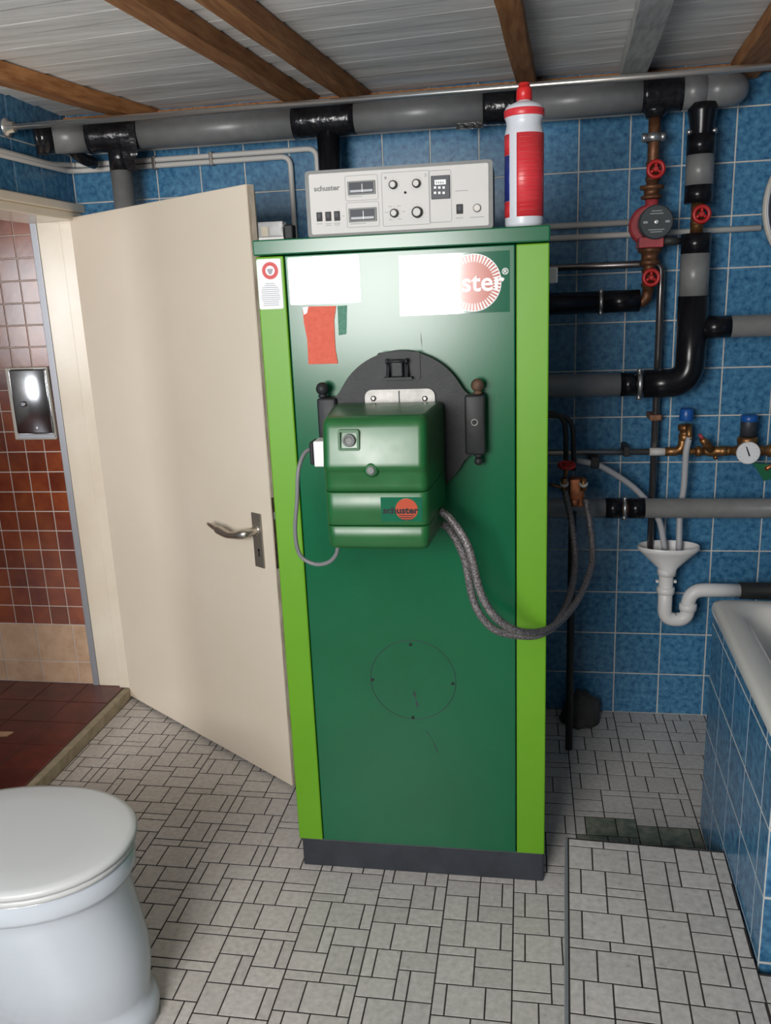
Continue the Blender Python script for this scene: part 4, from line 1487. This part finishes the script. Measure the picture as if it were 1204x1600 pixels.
zt_ = at(1120, 511, QY).z
xa, xb, xz = rx + .030, at(1140, 510, QY).x, XR - .001
seg(rs, 'branch_insulation', (xa, QY, zt_), (xb, QY, zt_), .0325, 'foam_black', 'black foam branch')
seg(rs, 'branch_insulation', (xb, QY, zt_), (xz, QY, zt_), .0315, 'insulation', 'grey foam branch')

# lower return pipe
LYP = -.16
lr = thing('return_pipe', 'grey insulated pipe with black sleeve crossing behind the funnel hoses', 'pipe', at(1040, 793, LYP))
zl = at(1060, 794, LYP).z
X_ = lambda px: at(px, 794, LYP).x
seg(lr, 'insulation', (X_(740), LYP, zl), (X_(945), LYP, zl), .0305, 'insulation')
seg(lr, 'sleeve', (X_(945), LYP, zl), (X_(970), LYP, zl), .032, 'foam_black')
seg(lr, 'sleeve', (X_(980), LYP, zl), (X_(1006), LYP, zl), .032, 'foam_black')
seg(lr, 'insulation', (X_(1006), LYP, zl), (XR - .001, LYP, zl), .0305, 'insulation')
seg(lr, 'pipe', (X_(966), LYP, zl), (X_(984), LYP, zl), .022, 'copper_dirty')
clamp(lr, (X_(975), LYP, zl), (1, 0, 0), .024, .012)

# thin dark pipe bending down into the funnel
ty = -.075
pts = [at(700, 424, ty), at(1000, 413, ty), at(1036, 411, ty), at(1034, 440, ty), at(1013, 862, ty)]
pts[0].z = pts[1].z = pts[2].z
pts[4].x = pts[3].x = (pts[3].x + pts[4].x) / 2
tp = thing('overflow_pipe', 'thin dark steel pipe bending down past the pump into the funnel', 'pipe', pts[4])
MB().tube(fillet([pts[0], Vector((pts[4].x, pts[2].y, pts[2].z)), pts[4]], .03, 8), .0108, 14).build('pipe', 'dark_pipe', tp)
zc_ = at(1022, 652, ty).z
MB().box(pts[3].x - .018, pts[3].x + .018, ty - .014, -.0005, zc_ - .009, zc_ + .009, .003).build('wall_clip', 'rust', tp, 'brown wall clip')

# ------------------------------------------------------------------ water line with safety valve and reducer
WY = -.085
wz = at(1000, 706, WY).z
wx = lambda px: at(px, 706, WY).x
wz_ = lambda py, px=1070: at(px, py, WY).z
wp = thing('water_pipe', 'thin steel water pipe running behind the boiler to the brass valves', 'pipe', (wx(950), WY, wz))
seg(wp, 'pipe', (wx(700), WY, wz), (wx(1032), WY, wz), .0098, 'steel_pipe', None, 12)
seg(wp, 'joint', (wx(1014), WY, wz), (wx(1040), WY, wz), .0125, 'white_tube', 'pale joint sleeve', 12)
MB().box(wx(978) - .009, wx(978) + .009, WY - .014, -.0005, wz - .013, wz + .018, .003).build('wall_clip', 'rubber', wp)
sv_ = thing('safety_valve', 'brass safety valve with bright blue cap and white drain hose', 'valve', (wx(1065), WY, wz))
MB().tube(fillet([(wx(1038), WY, wz), (wx(1064), WY, wz), (wx(1067), WY, wz_(675))], .03, 6), .014, 12).build('elbow', 'brass', sv_)
MB().lathe([(.016, 0), (.019, .004), (.019, .018), (.016, .02), (.016, .03), (.022, .032), (.022, .050)], (wx(1068), WY, wz_(688)), (0, 0, 1), 12).build('body', 'brass', sv_)
MB().lathe([(.020, 0), (.0215, .002), (.0205, .034), (.017, .038)], (wx(1069), WY, wz_(657)), (0, 0, 1), 20).build('cap', 'blue_cap', sv_, 'blue cap')
MB().tube([(wx(1071), WY - .015, wz_(664)), (wx(1072), WY - .03, wz_(674)), (wx(1072), WY - .032, wz_(684))], .010, 10).build('outlet', 'brass', sv_)
seg(sv_, 'line', (wx(1064), WY, wz), (wx(1092), WY, wz), .011, 'brass', None, 12)
hs = [at(1072, 684, WY - .03), at(1071, 710, WY - .03), at(1068, 760, LYP + .055), at(1062, 800, LYP + .06), at(1060, 860, LYP + .045)]
hs[0] = Vector((wx(1072), WY - .032, wz_(680)))
tag(MB().tube(spline(hs, 6), .0098, 12).build('drain_hose', 'grey_hose'), 'straight pale hose hanging from the blue capped valve into the funnel', 'hose', 'drain hoses')
fv = thing('stop_valve', 'brass slanted stop valve between the blue capped fittings', 'valve', (wx(1108), WY, wz))
MB().lathe([(.012, 0), (.017, .001), (.017, .016), (.012, .018), (.014, .03), (.018, .05), (.013, .07), (.016, .072), (.016, .092), (.012, .094)], (wx(1086), WY, wz), (1, 0, 0), 12).build('body', 'brass', fv)
MB().tube([(wx(1112), WY, wz), (wx(1098), WY - .025, wz_(690)), (wx(1091), WY - .035, wz_(683))], [.015, .013, .009], 10).build('slanted_stem', 'brass', fv)
MB().tube([(wx(1097), WY - .026, wz_(688)), (wx(1087), WY - .04, wz_(676))], [.006, .005], 8).build('lever', 'pump_red', fv)
MB().lathe([(.005, 0), (.008, .004), (.006, .012)], (wx(1118), WY, wz - .014), (0, 0, -1), 10).build('drain_plug', 'brass', fv)
pr_ = thing('pressure_reducer', 'brass pressure reducer with blue top and white dial gauge', 'valve', (wx(1165), WY, wz))
MB().lathe([(.010, 0), (.015, .001), (.015, .02), (.012, .022), (.018, .04), (.018, .075), (.013, .08), (.015, .1), (.010, .102)], (wx(1130), WY, wz), (1, 0, 0), 12).build('body', 'brass', pr_)
xk = wx(1166)
MB().lathe([(.022, .0), (.029, .01), (.031, .018), (.031, .030), (.026, .034)], (xk, WY, wz_(700)), (0, 0, 1), 16).build('bonnet', 'brass', pr_)
MB().lathe([(.024, 0), (.0245, .048), (.022, .052)], (xk + .001, WY, wz_(682)), (0, 0, 1), 18).build('spring_housing', 'plinth', pr_)
MB().lathe([(.024, 0), (.0255, .002), (.025, .018), (.020, .021)], (xk + .001, WY, wz_(660)), (0, 0, 1), 18).build('cap', 'blue_cap', pr_, 'dark blue cap')
gc = at(1169, 708, WY - .04)
ga = MB().lathe([(.030, 0), (.0345, .002), (.0345, .014), (.032, .016)], gc + Vector((0, .014, 0)), (0, -1, 0), 28).build('gauge', 'white_plastic', pr_, 'round white dial gauge')
gd = MB().prism(disc_outline(gc.x, gc.z, .0305, 28), gc.y - .0026, gc.y - .002).build('gauge_face', 'label_white', ga)
g2 = MB().prism([(gc.x - .010, gc.z + .020), (gc.x - .007, gc.z + .021), (gc.x + .005, gc.z - .008), (gc.x + .001, gc.z - .010)], gc.y - .0036, gc.y - .0028)
g2.build('gauge_needle', 'black', ga)
tk = MB()
for k in range(11):
    an = math.radians(-50 + 28 * k)
    tk.box(gc.x + math.cos(an) * .0265 - .0007, gc.x + math.cos(an) * .0265 + .0007, gc.y - .003, gc.y - .0026, gc.z + math.sin(an) * .0265 - .0007, gc.z + math.sin(an) * .0265 + .0007)
tag(tk.build('gauge_ticks', 'black', ga), kind='stuff')
tv = thing('ball_valve', 'brass valve with a green lever at the right edge under the gauge', 'valve', (wx(1200), WY, wz))
MB().lathe([(.012, 0), (.017, .001), (.017, .022), (.013, .024), (.020, .04), (.020, .06), (.013, .07), (.012, 1.30)], (wx(1180), WY, wz), (1, 0, 0), 12).build('body', 'brass', tv)
a = at(1192, 738, WY - .04)
lv = [(a.x - .034, a.z + .030), (a.x + .03, a.z + .025), (a.x + .022, a.z - .02), (a.x + .004, a.z - .026)]
MB().prism(lv, a.y - .004, a.y + .004).build('lever', 'green_lever', tv, 'green lever')
MB().tube([at(1196, 733, WY - .055), at(1215, 722, WY - .03), (wx(1212), WY, wz)], [.006, .008, .009], 10).build('lever_stem', 'copper', tv)

# ------------------------------------------------------------------ funnel, trap and drain
UY = -.115
fn = thing('drain_funnel', 'white plastic funnel with hoses hanging in it above a trap', 'funnel', at(1044, 880, UY))
fc = at(1044, 852, UY)
pro = [(.094, 0), (.096, -.004), (.096, -.012), (.090, -.018), (.045, -.062), (.030, -.076), (.028, -.085), (.027, -.10)]
lo = []
for r, h in pro + [(.0245, -.10), (.026, -.082), (.042, -.058), (.087, -.014), (.091, -.003)]:
    lp_ = []
    for k in range(36):
        a = 2 * PI * k / 36
        yy = math.sin(a) * r * (.62 if r > .03 else 1.0)
        lp_.append(Vector((fc.x + math.cos(a) * r, UY + max(-.12, yy) , fc.z + h)))
    lo.append(lp_)
lo.append(lo[0])
MB().loft(lo, False, False).build('cone', 'white_plastic', fn)
tr = thing('drain_trap', 'white plastic S shaped trap and waste pipe under the funnel', 'pipe', at(1050, 965, UY))
q = lambda px, py: at(px, py, UY)
pth = [Vector((fc.x - .003, UY, fc.z - .096)), q(1038, 940), q(1037, 970), q(1073, 972), q(1074, 922), q(1155, 922)]
pth[1].x = pth[2].x = fc.x - .003
pth[2].z = pth[3].z = q(1055, 968).z
pth[4].z = pth[5].z = q(1110, 922).z
pth[4].x = pth[3].x
MB().tube(fillet([pth[0], pth[2], pth[3], pth[4], pth[5]], .05, 8), .0225, 18).build('trap_pipe', 'white_plastic', tr)
for py, px in ((893, None), (922, None)):
    z = q(1040, py).z
    MB().lathe([(.023, -.012), (.028, -.010), (.028, .010), (.023, .012)], (fc.x - .003, UY, z), (0, 0, 1), 18).build('collar', 'white_plastic', tr)
z = q(1074, 948).z
MB().lathe([(.023, -.012), (.0275, -.010), (.0275, .010), (.023, .012)], (pth[3].x, UY, z), (0, 0, 1), 18).build('collar', 'white_plastic', tr)
MB().tube(fillet([pth[5], pth[5] + Vector((.30, 0, 0)), pth[5] + Vector((.30, .112, 0))], .05), .0275, 18).build('sleeve', 'rubber', tr, 'black rubber sleeve')
for dz in (.0,):
    for s in (-1, 1):
        MB().box(fc.x - .003 + s * .028 - .004, fc.x - .003 + s * .028 + .004, UY - .006, UY + .006, q(1040, 908).z - .004, q(1040, 908).z + .004).build('lug', 'white_plastic', tr)
# curved hose from the clamp into the funnel
hs = [at(900, 720, -.12), at(928, 725, -.12), at(950, 735, -.12), at(985, 758, -.11), at(1012, 785, -.105), at(1030, 815, -.105), at(1038, 858, -.11)]
hs[3].y = hs[4].y = -.112
tag(MB().tube(spline(hs, 6), .0098, 12).build('drain_hose', 'grey_hose'), 'curved pale hose sweeping from the black clip down into the funnel', 'hose', 'drain hoses')
a = at(929, 722, -.12)
tag(MB().box(a.x - .013, a.x + .013, -.135, -.0005, a.z - .018, a.z + .018, .004).build('hose_clip', 'rubber'), 'black wall clip holding the curved pale hose', 'clip')

# ------------------------------------------------------------------ oil filter beside the boiler
OYF = -.42
O = lambda px, py, d=0: at(px, py, OYF + d)
of = thing('oil_filter', 'copper coloured oil filter fitting with red handwheel beside the boiler', 'valve', O(897, 770))
a, b = O(888, 746, .03), O(912, 790, .03)
MB().box(a.x, b.x, OYF + .01, OYF + .05, b.z, a.z, .005).build('body', 'copper', of)
c = O(896, 783)
MB().lathe([(.017, 0), (.017, .018), (.013, .022)], O(897, 778, .02), (0, 0, -1), 18).build('bowl', 'copper', of)
for px in (881, 911):
    MB().tube([O(px, 747), O(px, 766)], .0095, 10).build('fitting', 'brass', of)
    MB().lathe([(.0105, -.004), (.0125, -.003), (.0125, .003), (.0105, .004)], O(px, 756), (0, -.5, 1), 14).build('hose_nut', 'white_tube', of)
MB().tube([O(883, 745), O(885, 730)], .006, 8).build('stem', 'brass', of)
wheel(of, O(885, 727), (0, -.25, 1), .026, 'wheel_red', 'red handwheel', .0058)
MB().tube([O(879, 762), O(868, 759), O(857, 757)], [.005, .005, .004], 8).build('lever', 'brass', of)
for k, (pa, pb_) in enumerate(((866, 883), (870, 895))):
    pts = [at(780, 645 + 4 * k, -.36), at(pb_, 645 + 4 * k, -.36), at(pb_ + 1, 735, -.36)]
    pts[0].z = pts[1].z
    tag(MB().tube(fillet(pts, .05, 8), .0075, 10).build('oil_pipe', 'rubber'), ('inner' if k == 0 else 'outer') + ' black oil pipe bending down behind the red handwheel', 'pipe', 'black oil pipes')
dp = at(890, 1055, -.3)
tag(MB().tube([(dp.x, -.3, .02), (dp.x, -.3, at(890, 800, -.3).z)], .012, 10).build('floor_pipe', 'rubber'), 'dark upright pipe in the shade behind the boiler', 'pipe')

# dark rag on the floor behind the boiler
rg = atz(900, 1105, 0)
bm = bmesh.new()
bmesh.ops.create_icosphere(bm, subdivisions=3, radius=1)
rr = random.Random(3)
for v in bm.verts:
    k = 1 + .18 * math.sin(7 * v.co.x + 3) * math.cos(6 * v.co.y) + .06 * rr.uniform(-1, 1)
    v.co = Vector((v.co.x * .065 * k, v.co.y * .05 * k, max(v.co.z, -.12) * .10 * k + .012))
mb = MB()
bm.verts.index_update()
mb.add([v.co + Vector((rg.x + .01, -.085, 0.002)) for v in bm.verts], [[v.index for v in f.verts] for f in bm.faces], True)
bm.free()
tag(mb.build('rag', 'rag'), 'crumpled dark grey rag against the blue wall behind the boiler', 'rag')

# ------------------------------------------------------------------ round mirror at the right edge
mc = at(1192, 322, -.02)
R_ = .225
mi = thing('round_mirror', 'round mirror with pale rim on the blue wall at the right edge', 'mirror', (mc.x + R_, -.001, mc.z))
MB().lathe([(R_ - .01, 0), (R_, .003), (R_, .018), (R_ - .012, .024), (R_ - .016, .018)], (mc.x + R_, -.0008, mc.z), (0, -1, 0), 56).build('rim', 'rim_cream', mi)
MB().torus((mc.x + R_, -.021, mc.z), (0, 1, 0), R_ - .012, .004, 56, 8).build('bead', 'alu', mi)
MB().prism(disc_outline(mc.x + R_, mc.z, R_ - .015, 56), -.0205, -.0195).build('glass', 'mirror', mi)

# small chipped tile on the red floor
c = atz(6, 1148, HB)
tag(MB().prism([(c.x - .03, c.y - .02), (c.x + .02, c.y - .01), (c.x + .028, c.y + .016), (c.x - .02, c.y + .014)], HB + .0002, HB + .004, 'z').build('tile_chip', 'beige_tile'),
    'pale broken tile chip lying on the dark red floor', 'debris')
